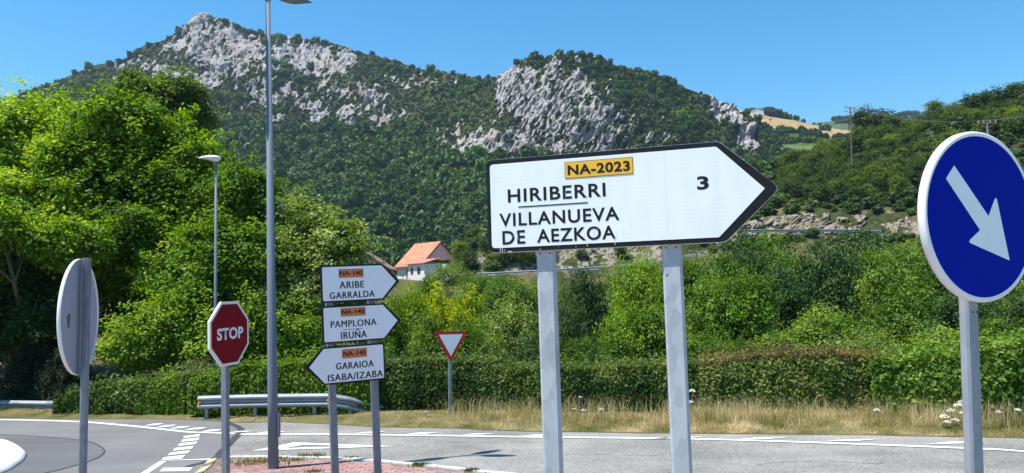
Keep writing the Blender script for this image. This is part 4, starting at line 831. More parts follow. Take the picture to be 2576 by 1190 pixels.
# ------------------------------------------------------------------ hedges and verge
def hedge(name, label, path, zt, zb, wid, kind, n, size, seed, bumpy=.18, topkind=None, group=None):
    """a clipped row: leaves on the faces and top of a lumpy body that follows a path on the ground"""
    R = np.random.default_rng(seed); path = np.array([p[:2] for p in path]); d = np.r_[0, np.cumsum(np.linalg.norm(np.diff(path, axis=0), axis=1))]; Lh = d[-1]
    o = empty(name, (path[0][0], path[0][1], 0), label, 'hedge', group); base = np.array([path[0][0], path[0][1], 0])
    def pos(s, c, h):
        x = np.interp(s, d, path[:, 0]); y = np.interp(s, d, path[:, 1]); tx = np.interp(s + .1, d, path[:, 0]) - np.interp(s - .1, d, path[:, 0]); ty = np.interp(s + .1, d, path[:, 1]) - np.interp(s - .1, d, path[:, 1])
        l = np.hypot(tx, ty) + 1e-9; nx_, ny_ = ty / l, -tx / l
        return np.stack([x + nx_ * c, y + ny_ * c, h], -1)
    def topz(s): return np.interp(s / Lh, np.linspace(0, 1, len(zt)), zt) + bumpy * ((fbm(s * .9, s * 0, 4, seed) - .5) * 2 + (fbm(s * 4, s * 0, 3, seed + 1) - .5) * 1.1)
    s = R.random(n) * Lh; u = R.random(n); tz = topz(s)
    face = u < .62; top = (~face) & (u < .92)
    bulge = .34 * (fbm(s * 1.6, u * 5, 3, seed + 3) - .5)
    h = np.where(face, zb + (tz - zb) * R.random(n) ** .9, tz - np.abs(R.normal(size=n)) * .10); t = (h - zb) / (tz - zb + 1e-6)
    c = np.where(face, wid / 2 * (1 - .25 * np.clip(t - .75, 0, 1) * 4 * .5) - np.abs(R.normal(size=n)) * .09 + bulge, (R.random(n) - .5) * wid)
    back = u >= .92; c = np.where(back, -wid / 2, c); h = np.where(back, zb + (tz - zb) * R.random(n), h)
    shoots = R.random(n) < .05; h = h + shoots * R.random(n) ** 1.5 * .28
    P = pos(s, c, h); nn = pos(s, c + 1, h) - P; Nn = unit(np.where(face[:, None], nn, 0) + np.array([0, 0, .55]) + R.normal(size=P.shape) * .55)
    tone = .75 * fbm(s * 2.2, h * 3, 3, seed + 9) + .5 * R.random(n) - .14 + .15 * (t > .85)
    if topkind:
        tk = (h > tz - .13) & (R.random(n) < .8)
        put('reddish_top', leaves_mesh('reddish_top', leaf_quads(P[tk] - base, Nn[tk], size * .8, R, .5), LF[topkind], tone[tk]), None, o)
        P, Nn, tone = P[~tk], Nn[~tk], tone[~tk]
    put('foliage', leaves_mesh('foliage', leaf_quads(P - base, Nn, size, R, .6), LF[kind], tone), None, o)
    ss = np.linspace(0, Lh, int(Lh * 3) + 2); V = []; tzs = topz(ss)
    for cc, hh in ((wid / 2 - .2, 0), (wid / 2 - .17, 1), (0, 2), (-wid / 2 + .1, 1), (-wid / 2 + .1, 0)):
        V.append(pos(ss, np.full(len(ss), cc) + .1 * (fbm(ss * 2, ss * 0 + cc, 3, 2) - .5), np.full(len(ss), zb) if hh == 0 else tzs - (.28 if hh == 1 else .14)) - base)
    V = np.stack(V); idx = np.arange(V.shape[0] * V.shape[1]).reshape(V.shape[:2]); fq = np.stack([idx[:-1, :-1], idx[:-1, 1:], idx[1:, 1:], idx[1:, :-1]], -1).reshape(-1, 4)
    put('twigs', poly_mesh('twigs', V.reshape(-1, 3), fq, M['twig']), None, o); return o
def gp(px, Y): p = at_y(px, 1000, Y); return np.array([p[0], Y])
hedge('ivy_hedge', 'bank of pale ivy spilling to the road between the round sign and STOP sign', [gp(190, 20.2), gp(330, 19.95), gp(450, 19.8), gp(545, 19.55)], [.35, .75, .85, .95, .98], .0, 1.6, 'ivy', 26000, .085, 1, .16)
hedge('ivy_hedge', 'patch of bright green ivy creeping over the bank left of the guardrail', [gp(375, 19.55), gp(440, 19.45), gp(500, 19.3)], [.35, .85, .95, .55], .0, 1.1, 'hedge_green', 12000, .085, 2, .1)
hedge('clipped_hedge', 'bright green leafy hedge standing behind the guardrail and the stacked signs', [gp(520, 19.35), gp(700, 19.15), gp(850, 18.98), gp(965, 19.0)], [.95, 1.22, 1.28, 1.2], .1, 1.7, 'hedge_green', 34000, .095, 3, .12)
hedge('clipped_hedge', 'dark dense clipped hedge around the give-way sign', [gp(930, 19.2), gp(1080, 18.9), gp(1250, 18.5)], [1.22, 1.28, 1.2], .0, 1.5, 'hedge', 30000, .075, 4, .08)
hedge('clipped_hedge', 'dark green clipped hedge behind the two big sign posts', [gp(1235, 18.5), gp(1450, 18.1), gp(1780, 17.7)], [1.12, 1.1, 1.15], .0, 1.5, 'hedge', 36000, .075, 5, .07)
hedge('clipped_hedge', 'clipped hedge with rusty brown top right of the big sign posts', [gp(1760, 17.7), gp(2000, 17.3), gp(2250, 17.0)], [1.22, 1.42, 1.32], .0, 1.7, 'hedge', 34000, .08, 6, .08, 'hedge_red')
hedge('clipped_hedge', 'taller brighter green hedge behind the blue sign post', [gp(2180, 16.6), gp(2400, 16.2), gp(2620, 15.8), gp(2900, 15.2)], [1.2, 1.45, 1.75, 1.9], .0, 1.7, 'mid', 36000, .11, 7, .14)
# verge ground
ve = [np.array([p[0], p[1] + .01]) for p in ED if -39 < p[0] < 39]; far = [np.array([p[0], p[1] + 9.0]) for p in ve]
nv = len(ve); V = []; rowsv = 5
for j in range(rowsv + 1):
    t = j / rowsv
    for a, b in zip(ve, far):
        q = a + (b - a) * t ** 1.6; V.append((q[0], q[1], .006 + .12 * min(1, t * 2) * (1 if j else 0) + (.05 * random.random() if 0 < j else 0)))
idx = np.arange(nv * (rowsv + 1)).reshape(rowsv + 1, nv); fq = np.stack([idx[:-1, :-1], idx[:-1, 1:], idx[1:, 1:], idx[1:, :-1]], -1).reshape(-1, 4)
struct('verge', poly_mesh('verge', np.array(V), fq, M['verge'], True))
def blades(n, xfun, hmin, hmax, seed, kind, name, label=None, w=.012, lean=.45, tone=None):
    R = np.random.default_rng(seed); P, hs, tn = xfun(R, n); n = len(P); hgt = R.uniform(hmin, hmax, n) * hs; a = R.random(n) * 6.28; l = R.normal(size=n) * lean
    dx = np.cos(a) * l * hgt; dy = np.sin(a) * l * hgt; b = R.random(n) * 6.28; ww = w * (.6 + R.random(n)); ox, oy = np.cos(b) * ww, np.sin(b) * ww
    p0 = P + np.stack([ox, oy, 0 * ox], 1); p1 = P - np.stack([ox, oy, 0 * ox], 1); mid = P + np.stack([dx * .4, dy * .4, hgt * .6], 1); tip = P + np.stack([dx, dy, hgt], 1)
    oo = np.stack([ox, oy, 0 * ox], 1) * .7; Q = np.stack([p1, p0, mid + oo, mid - oo, tip], 1); V = Q.reshape(-1, 3); Fq = np.arange(5 * n).reshape(n, 5); tri = np.concatenate([Fq[:, [0, 1, 2]], Fq[:, [0, 2, 3]], Fq[:, [3, 2, 4]]], 1).reshape(-1, 3)
    return tag(put(name, poly_mesh(name, V, tri, LF[kind], False, {'tone': ('FLOAT', 'POINT', np.repeat(tn, 5))})), kind='stuff', label=label)
vx = np.array([p[0] for p in ve]); vy = np.array([p[1] for p in ve])
def verge_pts(R, n):
    x = R.uniform(-14, 12, n); t = R.random(n) ** 1.5 * 2.6; e = np.interp(x, vx, vy); y = e + .03 + t
    pxx = 1288 + x / y * F
    dense = fbm(x * .9, y * .9, 3, 5); keep = (R.random(n) < np.clip(.2 + dense * 1.2, 0, 1)); 
    hs = (.35 + .65 * np.clip(t / .9, 0, 1)) * np.interp(pxx, [-100, 500, 900, 1150, 1300, 1700, 2300, 2700], [.6, .6, .6, .6, 1.0, 1.15, 1.0, .9]) * (.35 + 1.3 * dense ** 1.5)
    gz = .006 + .12 * np.clip((t / 9) ** .625 * 2, 0, 1)
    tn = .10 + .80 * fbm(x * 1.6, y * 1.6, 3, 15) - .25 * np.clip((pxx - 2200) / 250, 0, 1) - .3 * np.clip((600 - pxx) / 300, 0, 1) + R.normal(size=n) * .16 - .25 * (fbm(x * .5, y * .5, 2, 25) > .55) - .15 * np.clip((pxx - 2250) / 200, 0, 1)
    P = np.stack([x, y, gz - .01], 1); return P[keep], hs[keep], np.clip(tn, 0, 1)[keep]
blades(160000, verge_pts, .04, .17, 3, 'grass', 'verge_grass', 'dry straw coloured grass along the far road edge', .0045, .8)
def tall_pts(R, n):
    x = R.uniform(-1.5, 10, n); c = R.choice(np.random.default_rng(1).uniform(-1.5, 10, 60), n); x = c + R.normal(size=n) * .35
    e = np.interp(x, vx, vy); y = e + .5 + R.random(n) * 1.1; return np.stack([x, y, 0 * x + .04], 1), np.ones(n), np.clip(.62 + R.normal(size=n) * .15, 0, 1)
blades(4000, tall_pts, .25, .60, 9, 'grass', 'tall_dry_grass', 'tall dry seed stalks in front of the hedge', .004, .5)
# weeds in the island joints
for k, (px_, py_, n_, hh, lab) in enumerate(((660, 1163, 340, .10, 'dry weeds spread over the bricks left of the lamp post foot'), (745, 1158, 60, .05, 'weed tuft right of the lamp post foot'), (707, 1151, 25, .06, 'tiny weed behind the lamp post foot'), (765, 1149, 60, .13, 'dry tuft by the far kerb of the island'), (800, 1149, 70, .15, 'dark dry tuft at the far island kerb left of the sign post'), (875, 1153, 60, .08, 'small green tuft between the stacked sign posts'), (1056, 1171, 110, .10, 'bright green tuft on the white kerb'), (1188, 1184, 90, .09, 'green tuft further right along the white kerb'), (790, 1187, 50, .09, 'green weed in the bricks left of the stacked sign post'))):
    c_ = at_z(px_, py_, ZI)
    def f_(R, n): q = R.normal(size=(n, 2)) * ((.32, .16) if k == 0 else (.07, .035)); return np.stack([c_[0] + q[:, 0], c_[1] + q[:, 1], np.full(n, ZI)], 1), np.ones(n), np.clip((.7 if k in (0, 3, 4) else .15) + R.normal(size=n) * .15, 0, 1)
    o = blades(int(n_ * 1.8), f_, hh * .25, hh * .62, 50 + k, 'weed', 'weed_tuft', lab, .006, .7); o['kind'] = 'stuff' if k == 0 else 'thing'
    if k: tag(o, cat='weed')

# flowers
M['petal_white'] = plain('umbel_white', (0.45, 0.45, 0.38), .8); M['petal_pink'] = plain('flower_pink', (0.55, 0.28, 0.42), .8); M['stem'] = plain('flower_stem', (.10, .15, .04), .8)
def flower(px_, py_, Y, r, pink, lab):
    Y -= .35; r *= 1.25; c = at_y(px_, py_, Y); e = empty('wild_flower', (c[0], c[1], .03), lab, 'flower', 'wild flowers along the verge'); R = np.random.default_rng(int(px_)); hgt = c[2] - .03
    mb = MB(); mb.tube([(R.normal() * .05, R.normal() * .05, 0), (R.normal() * .02, 0, hgt * .5), (0, 0, hgt)], .005, 5); mb.make('stem', M['stem'], e)
    mb = MB(); 
    for k in range(46):
        a, q = R.random() * 6.28, r * math.sqrt(R.random()); p = np.array([math.cos(a) * q, math.sin(a) * q, hgt + .25 * r - q * q / r * .5 + R.normal() * .004]); s = r * .26
        mb.add([p + [s, 0, -s * .4], p + [0, s, -s * .4], p + [-s, 0, -s * .4], p + [0, -s, -s * .4], p + [0, 0, s * .5]], [(0, 1, 4), (1, 2, 4), (2, 3, 4), (3, 0, 4), (3, 2, 1, 0)])
    mb.make('flower_head', M['petal_pink' if pink else 'petal_white'], e)
FLW = [(2375, 1046, 15.0, .07, 0, 'white umbel flower in the cluster left of the blue sign post, lowest'), (2392, 1031, 15.1, .06, 0, 'white umbel flower in the left cluster, middle one'), (2412, 1018, 15.3, .07, 0, 'topmost white umbel flower beside the blue sign post'), (2425, 1036, 15.1, .06, 0, 'white umbel flower touching the left edge of the blue sign post'), (2403, 1055, 14.9, .055, 0, 'white umbel flower nearest the road in the cluster'), (2435, 1048, 15.0, .05, 0, 'small white umbel partly behind the blue sign post'), (2382, 1060, 14.9, .05, 0, 'white umbel flower low over the tarmac edge'), (2420, 1010, 15.4, .05, 0, 'white umbel flower high against the hedge'), (2205, 1030, 15.6, .05, 0, 'single white flower well left of the blue sign cluster'),
       (1741, 982, 16.6, .055, 0, 'white flower high against the hedge just right of the right big post'), (1737, 1010, 16.4, .05, 0, 'white flower lower, touching the right big post'), (1513, 1029, 16.7, .05, 0, 'white flower between the big posts, right one'), (1468, 1031, 16.7, .045, 0, 'white flower between the big posts, left one'), (1445, 1028, 16.7, .04, 1, 'pink flower between the big posts'), (1460, 998, 16.9, .03, 1, 'small mauve flower against the hedge between the big posts'), (2440, 1014, 15.2, .035, 1, 'mauve thistle at the right of the white umbels'), (2512, 1035, 14.9, .04, 1, 'mauve flower right of the blue sign post'), (2560, 1030, 14.9, .045, 0, 'white flower near the right frame edge'), (1073, 1035, 17.7, .035, 1, 'pink flower in the shade left of the give-way post')]
for q in FLW: flower(*q)

# ------------------------------------------------------------------ guardrails
def rail(path, zc, label, post_s, name='guardrail', group=None, w=.31, post_h=None, amber=(), mt='rail', npost=None):
    P = [np.array(p, float) for p in path]; e = empty(name, (P[0][0], P[0][1], 0), label, 'guardrail', group); base = np.array([P[0][0], P[0][1], 0])
    prof = [(0, .155), (.03, .14), (.08, .105), (.08, .07), (0, .02), (0, -.02), (.08, -.07), (.08, -.105), (.03, -.14), (0, -.155)]; prof = [(a, b * w / .31) for a, b in prof]
    prof2 = prof + [(a - .006, b) for a, b in reversed(prof)]; n = len(prof2); V, f = [], []
    for i, p in enumerate(P):
        t = P[min(i + 1, len(P) - 1)] - P[max(i - 1, 0)]; t[2] = 0; t /= np.linalg.norm(t); nn = np.array([t[1], -t[0], 0])
        if nn[1] > 0: nn = -nn
        for a, b in prof2: V.append(p - base + nn * a + np.array([0, 0, b]))
    for i in range(len(P) - 1):
        for k in range(n): f.append((i * n + k, i * n + (k + 1) % n, (i + 1) * n + (k + 1) % n, (i + 1) * n + k))
    f.append(tuple(range(n))); f.append(tuple(reversed(range((len(P) - 1) * n, len(P) * n))))
    me = mesh('rail', V, f, M[mt]); bm = bmesh.new(); bm.from_mesh(me); bmesh.ops.recalc_face_normals(bm, faces=bm.faces); bm.to_mesh(me); bm.free(); put('rail', me, None, e)
    for s in post_s:
        i = int(s); fr = s - i; p = P[i] + (P[min(i + 1, len(P) - 1)] - P[i]) * fr - base; zb = 0 if post_h is None else p[2] - post_h
        mb = MB(); mb.box((p[0] - .04, p[1] + .03, zb - .2), (p[0] + .04, p[1] + .11, p[2] + .13)); mb.make('post', M[mt], e)
    for s in amber:
        i = int(s); fr = s - i; p = P[i] + (P[min(i + 1, len(P) - 1)] - P[i]) * fr - base
        mb = MB(); mb.add([p + [-.045, -.02, .05], p + [.045, -.02, .05], p + [.045, -.02, -.05], p + [-.045, -.02, -.05], p + [0, -.10, .0], p + [-.045, .01, .05], p + [.045, .01, .05], p + [.045, .01, -.05], p + [-.045, .01, -.05]], [(0, 1, 4), (1, 2, 4), (2, 3, 4), (3, 0, 4), (0, 5, 6, 1), (2, 7, 8, 3)]); mb.make('reflector', M['amber'], e)
    return e
g0 = [at_y(500, 1013, 18.25), at_y(560, 1011, 18.2), at_y(640, 1009, 18.15), at_y(700, 1008, 18.1), at_y(780, 1007, 18.05), at_y(828, 1006.5, 18.0)]
g0 += [at_y(875, 1014, 18.05), at_y(925, 1026, 18.2), at_y(985, 1038, 18.45), at_y(1040, 1050, 18.5)]
rail(g0, 0, 'guardrail under the bright hedge, its right end sloping down behind the stacked signs', (.3, 2.0, 4.2, 6.1), amber=(.06, 4.95))
g1 = [at_y(-250, 1022, 20.6), at_y(-60, 1022, 20.5), at_y(60, 1023, 20.3), at_y(120, 1024, 20.2), at_y(140, 1023, 20.05)]
rail(g1, 0, 'dark shaded guardrail end at the left edge of the photo', (.5, 1.6, 2.7))
xs_ = [1200, 1250, 1310, 1380, 1450, 1520, 1580, 1640]; ys_ = [690, 688, 685, 681, 677, 673, 669, 663]
rail([at_y(x, y, 110.5) for x, y in zip(xs_, ys_)], 0, 'distant guardrail on the hill road behind the left big sign post', (.5, 1.5, 2.5, 3.5, 4.5, 5.5), w=.42, post_h=.8, group='guardrails of the far road')
rail([at_y(x, y, 117) for x, y in ((1850, 581), (1965, 580), (2040, 579.5), (2125, 580), (2220, 583), (2330, 590))], 0, 'distant guardrail on the hill road right of the big arrow tip', (.5, 1.5, 2.5, 3.5), w=.42, post_h=.8, group='guardrails of the far road')
# thin pale water pipe seen among the bushes under the far road
rail([at_y(1240, 741, 75), at_y(1345, 742, 75)], 0, 'thin pale rail low among the bushes left of the left big post', (.3, .8), name='guardrail', w=.25, post_h=.8)

# ------------------------------------------------------------------ lamps
def lamp_head(L_=.66, wd=.13, flat=.05, hi=.085):
    """teardrop lantern lying along +x from 0 to L_"""
    V, f = [], []; n, m_ = 14, 16
    for i in range(n + 1):
        t = i / n; x = L_ * t; w = wd * (math.sin(math.pi * min(1, t * .98 + .01)) ** .62) * (1.15 - .45 * t); up_ = hi * math.sin(math.pi * min(.995, t + .005)) ** .6 * (1.1 - .35 * t); dn = flat * math.sin(math.pi * min(.995, t + .005)) ** .8 * (1.5 - .9 * t)
        for k in range(m_):
            a = 2 * math.pi * k / m_; V.append((x, w * math.cos(a), (up_ if math.sin(a) > 0 else dn) * math.sin(a)))
    for i in range(n):
        for k in range(m_): f.append((i * m_ + k, (i + 1) * m_ + k, (i + 1) * m_ + (k + 1) % m_, i * m_ + (k + 1) % m_))
    f.append(tuple(range(m_))); f.append(tuple(reversed(range(n * m_, (n + 1) * m_)))); return V, f
def xform(V, az, loc, pitch=0, sc=1):
    Mx = Matrix.Translation(loc) @ Matrix.Rotation(az, 4, 'Z') @ Matrix.Rotation(pitch, 4, 'Y') @ Matrix.Scale(sc, 4); return [tuple(Mx @ Vector(v)) for v in V]
lb = at_z(688, 1178, ZI); lt = at_y(674, -4, lb[1])
lamp = empty('street_lamp', tuple(lb), 'tall grey tapering lamp post with three lantern heads on the brick island', 'street lamp'); T_ = lt - lb
mb = MB(); ppx = lb[1] / F
mb.tube([(0, 0, 0), tuple(T_ * .14), tuple(T_)], [13.0 * ppx, 12.3 * ppx, 5.6 * ppx], 24, True); mb.make('pole', M['grey_paint'], lamp, True)
mb = MB(); mb.tube([tuple(T_ * .994), tuple(T_ * 1.006)], 6.8 * ppx, 20); mb.make('collar', M['grey_paint'], lamp)
mb = MB(); mb.tube([(0, 0, -.006), (0, 0, .012)], 14.6 * ppx, 24); mb.make('base_ring', M['grey_paint'], lamp)
hb = T_ * (1 - (1085 - 0) / 1178.0); mb = MB(); mb.box((11 * ppx, -.05, .48), (15 * ppx, .05, .86)); mb.make('service_door', M['grey_paint'], lamp)
for az, r0_, L_ in ((math.radians(36), .13, .62), (math.radians(-7), .22, .66), (math.radians(203), .30, .74)):
    t = np.array([T_[0], T_[1], T_[2]]); d = np.array([math.cos(az), math.sin(az), 0]); mb = MB(); mb.tube([tuple(t), tuple(t + d * r0_ * .6 + [0, 0, .03]), tuple(t + d * (r0_ + .1) + [0, 0, .05])], .022, 8); mb.make('arm', M['grey_paint'], lamp)
    V, f = lamp_head(L_, .115); h_ = put('lantern', mesh('lantern', xform(V, az, Vector(t + d * r0_ + [0, 0, .05]), math.radians(-3)), f, M['grey_paint'], True), None, lamp)
    V2, f2 = lamp_head(L_ * .62, .085, .035, .01); put('lens', mesh('lens', xform(V2, az, Vector(t + d * (r0_ + L_ * .2) + [0, 0, .03]), math.radians(-3)), f2, M['lamp_glass'], True), None, h_)
sb = at_y(541.5, 1040, 21.2); sb[2] = 0; stp = at_y(543.5, 408, 21.2)
l2 = empty('street_lamp', tuple(sb), 'shorter street lamp with one white lantern in front of the left trees', 'street lamp'); T2 = stp - sb
mb = MB(); mb.tube([(0, 0, 0), tuple(T2 * .35), tuple(T2 * .36), tuple(T2)], [.060, .058, .044, .034], 16); mb.make('pole', M['grey_paint'], l2, True)
def lant2():
    V, f = [], []; n, m_ = 16, 18
    for i in range(n + 1):
        t = i / n; x = -.58 + .74 * t; e = max(.02, math.sin(math.pi * t)) ** .5; w = .17 * e * (.6 + .5 * t); up_ = .105 * e * (.75 + .3 * t); dn = (.035 + .24 * t ** 2.2) * e
        for k in range(m_):
            a = 2 * math.pi * k / m_; V.append((x, w * math.cos(a), (up_ if math.sin(a) > 0 else dn) * math.sin(a)))
    for i in range(n):
        for k in range(m_): f.append((i * m_ + k, (i + 1) * m_ + k, (i + 1) * m_ + (k + 1) % m_, i * m_ + (k + 1) % m_))
    f.append(tuple(range(m_))); f.append(tuple(reversed(range(n * m_, (n + 1) * m_)))); return V, f
V, f = lant2(); V = [(x * .85 + T2[0], y * .85 + T2[1], z * .85 + T2[2] + .12) for x, y, z in V]; ln = put('lantern', mesh('lantern', V, f, M['lamp_white'], True), None, l2)
mb = MB(); mb.box((T2[0] - .36, T2[1] - .135, T2[2] + .098), (T2[0] + .07, T2[1] - .118, T2[2] + .108)); mb.make('seam', M['grey_paint'], ln)

# ------------------------------------------------------------------ signs
def frame(P0, yaw, tilt, lean):
    yaw, tilt, lean = map(math.radians, (yaw, tilt, lean)); n = np.array([math.sin(yaw), -math.cos(yaw), 0]); u = np.array([math.cos(yaw), math.sin(yaw), 0]); v = np.array([0, 0, 1.0])
    n2 = math.cos(tilt) * n + math.sin(tilt) * v; v = math.cos(tilt) * v - math.sin(tilt) * n; n = n2
    u2 = math.cos(lean) * u + math.sin(lean) * v; v2 = math.cos(lean) * v - math.sin(lean) * u
    return Matrix(((u2[0], -n[0], v2[0], P0[0]), (u2[1], -n[1], v2[1], P0[1]), (u2[2], -n[2], v2[2], P0[2]), (0, 0, 0, 1)))
def rounded(P, r, k=5):
    out = []; n = len(P); P = [np.array(p, float) for p in P]
    for i in range(n):
        a, b, c = P[i - 1], P[i], P[(i + 1) % n]; ri = r[i] if hasattr(r, '__len__') else r
        if ri <= 0: out.append(tuple(b)); continue
        d1 = (a - b) / np.linalg.norm(a - b); d2 = (c - b) / np.linalg.norm(c - b); s, e = b + d1 * ri, b + d2 * ri
        for j in range(k + 1):
            t = j / k; out.append(tuple((1 - t) ** 2 * s + 2 * t * (1 - t) * b + t * t * e))
    return out
TXT = {}
def letters(parent, body, x0, x1, z0, z1, m, y=-.0, off=.022, name='lettering', space=1.0):
    c = bpy.data.curves.new('txt', 'FONT'); c.body = body; c.offset = 0.0 if 'M' in body else off; c.extrude = .0; c.space_character = space; c.resolution_u = 4
    o = bpy.data.objects.new('txt', c); COL.objects.link(o); dg = bpy.context.evaluated_depsgraph_get(); me = bpy.data.meshes.new_from_object(o.evaluated_get(dg)); bpy.data.objects.remove(o); 
    co = np.array([v.co[:] for v in me.vertices]); a, b = co.min(0), co.max(0)
    X = x0 + (co[:, 0] - a[0]) / (b[0] - a[0]) * (x1 - x0); Z = z0 + (co[:, 1] - a[1]) / (b[1] - a[1]) * (z1 - z0)
    bold = .0035 if off < .02 else .002
    X = X + 0
    me.vertices.foreach_set('co', np.stack([X, np.full(len(X), y), Z], 1).astype(np.float32).ravel()); me.materials.clear(); me.materials.append(m); me.update(); me.name = name
    if off < .012:                       # a heavier stroke: the same outline laid twice, a hair apart
        bm = bmesh.new()
        for k, dx in enumerate((-.0028, .0028, 0)):
            n0 = len(bm.verts); bm.from_mesh(me); bm.verts.ensure_lookup_table()
            for v in bm.verts[n0:]: v.co.x += dx; v.co.y -= .0003 * k
        bm.to_mesh(me); bm.free()
    return put(name, me, None, parent)
def bar(parent, x0, x1, z0, z1, y, m, name='underline'):
    mb = MB(); mb.box((x0, y, z0), (x1, y + .001, z1)); return mb.make(name, m, parent)
def hpost(parent, x, w, d, ztop, zbot, y0, m, name='post', lean=0.0, holes=()):
    """rectangular tube with rounded edges"""
    c = w * .12; pr = [(-w / 2 + c, 0), (w / 2 - c, 0), (w / 2, c), (w / 2, d - c), (w / 2 - c, d), (-w / 2 + c, d), (-w / 2, d - c), (-w / 2, c)]; n = 8
    V = [(x + a, y0 + b, ztop) for a, b in pr] + [(x + a + lean * (ztop - zbot), y0 + b, zbot) for a, b in pr]
    f = [tuple(range(n)), tuple(reversed(range(n, 2 * n)))] + [(i, (i + 1) % n, n + (i + 1) % n, n + i) for i in range(n)]
    me = mesh(name, V, f, m); bm = bmesh.new(); bm.from_mesh(me); bmesh.ops.recalc_face_normals(bm, faces=bm.faces); bm.to_mesh(me); bm.free(); p = put(name, me, None, parent)
    for hx, hz in holes:
        mb = MB(); mb.tube([(x + hx, y0 - .0015, hz), (x + hx, y0 + .002, hz)], .006, 10); mb.make('bolt_hole', M['dark_hole'], p)
    return p
def plate(parent, outline, inner, th, mb_, mw, name='plate'):
    mb = MB(); mb.prism(outline, 0, th); pl = mb.make(name, mb_, parent); mb = MB(); mb.prism(inner, -.0025, -.0005); mb.make('face', mw, pl); return pl

# the big direction sign
BIG = empty('direction_sign', (0, 0, 0), 'large white arrow sign to Hiriberri and Villanueva de Aezkoa on two wide galvanised posts', 'road sign')
BIG.matrix_world = frame((-.165, 5.386, 3.005), -16.23, 0, .43)
Lb, Tb, hb_ = 1.583, .358, .65
out = rounded([(0, 0), (Lb + .012, 0), (Lb + Tb, hb_ / 2), (Lb, hb_), (0, hb_)], [.045, .03, .05, .03, .045])
inn_ = rounded([(.026, .030), (1.556, .030), (1.851, .326), (1.566, .618), (.026, .618)], [.028, .008, .004, .008, .028])
pl = plate(BIG, out, inn_, .035, M['black'], M['sheeting'], 'arrow_plate')
mb = MB(); mb.prism(rounded([(.562, .480), (1.027, .480), (1.027, .594), (.562, .594)], .004, 2), -.0045, -.003); rp = mb.make('route_panel', M['black'], pl)
mb = MB(); mb.prism([(.5655, .4835), (1.0235, .4835), (1.0235, .5905), (.5655, .5905)], -.006, -.005); mb.make('panel_face', M['yellow'], rp)
letters(rp, 'NA-2023', .583, 1.006, .502, .571, M['black'], -.0075, .03, space=1.08)
letters(pl, 'HIRIBERRI', .152, .836, .342, .434, M['black'], -.004, .02, space=1.12); bar(pl, .226, .714, .303, .311, -.0045, M['black'])
letters(pl, 'VILLANUEVA', .086, .922, .176, .268, M['black'], -.004, .02, space=1.12)
letters(pl, 'DE', .104, .268, .051, .146, M['black'], -.004, .02, space=1.12); letters(pl, 'AEZKOA', .351, .893, .052, .145, M['black'], -.004, .02, space=1.1)
letters(pl, '3', 1.434, 1.508, .344, .432, M['black'], -.004, .03)
mb = MB(); mb.box((1.232, -.0029, .031), (1.2335, -.0026, .617)); mb.make('panel_joint', M['joint'], pl)
for x, z0, z1, w in ((.085, -.0, .03, .003), (.10, .0, .028, .004), (.118, .003, .02, .002), (.698, .012, .05, .003), (.885, .012, .06, .0025), (.893, .06, .12, .0015), (.745, .06, .13, .0012), (.215, .08, .12, .002), (.14, -.0, .004, .03), (.155, .085, .10, .003), (.18, .105, .11, .004), (.37, .005, .012, .004), (.50, .018, .022, .003), (.62, .01, .016, .003), (.77, .10, .14, .001), (.56, .35, .40, .0012), (.60, .38, .39, .002)):
    mb = MB(); mb.box((x, -.0062, z0), (x + w, -.0052, z1)); mb.make('white_scratch', M['rim_white'], pl)
hpost(BIG, .395, .128, .075, hb_ - .03, -3.4, .037, M['galv_big'], holes=((-.035, -.02), (.035, -.02)))
hpost(BIG, 1.249, .128, .075, hb_ - .03, -3.4, .037, M['galv_big'], lean=0.0, holes=((-.035, -.02), (.03, -.02), (-.035, -.20)))

M['alu'] = plain('aluminium_edge', (.62, .63, .62), .35, .5, var=.05)
mb = MB(); mb.prism([(x * 1.0025 - .002, .325 + (z - .325) * 1.011) for x, z in out], .012, .034); mb.make('edge', M['alu'], BIG)
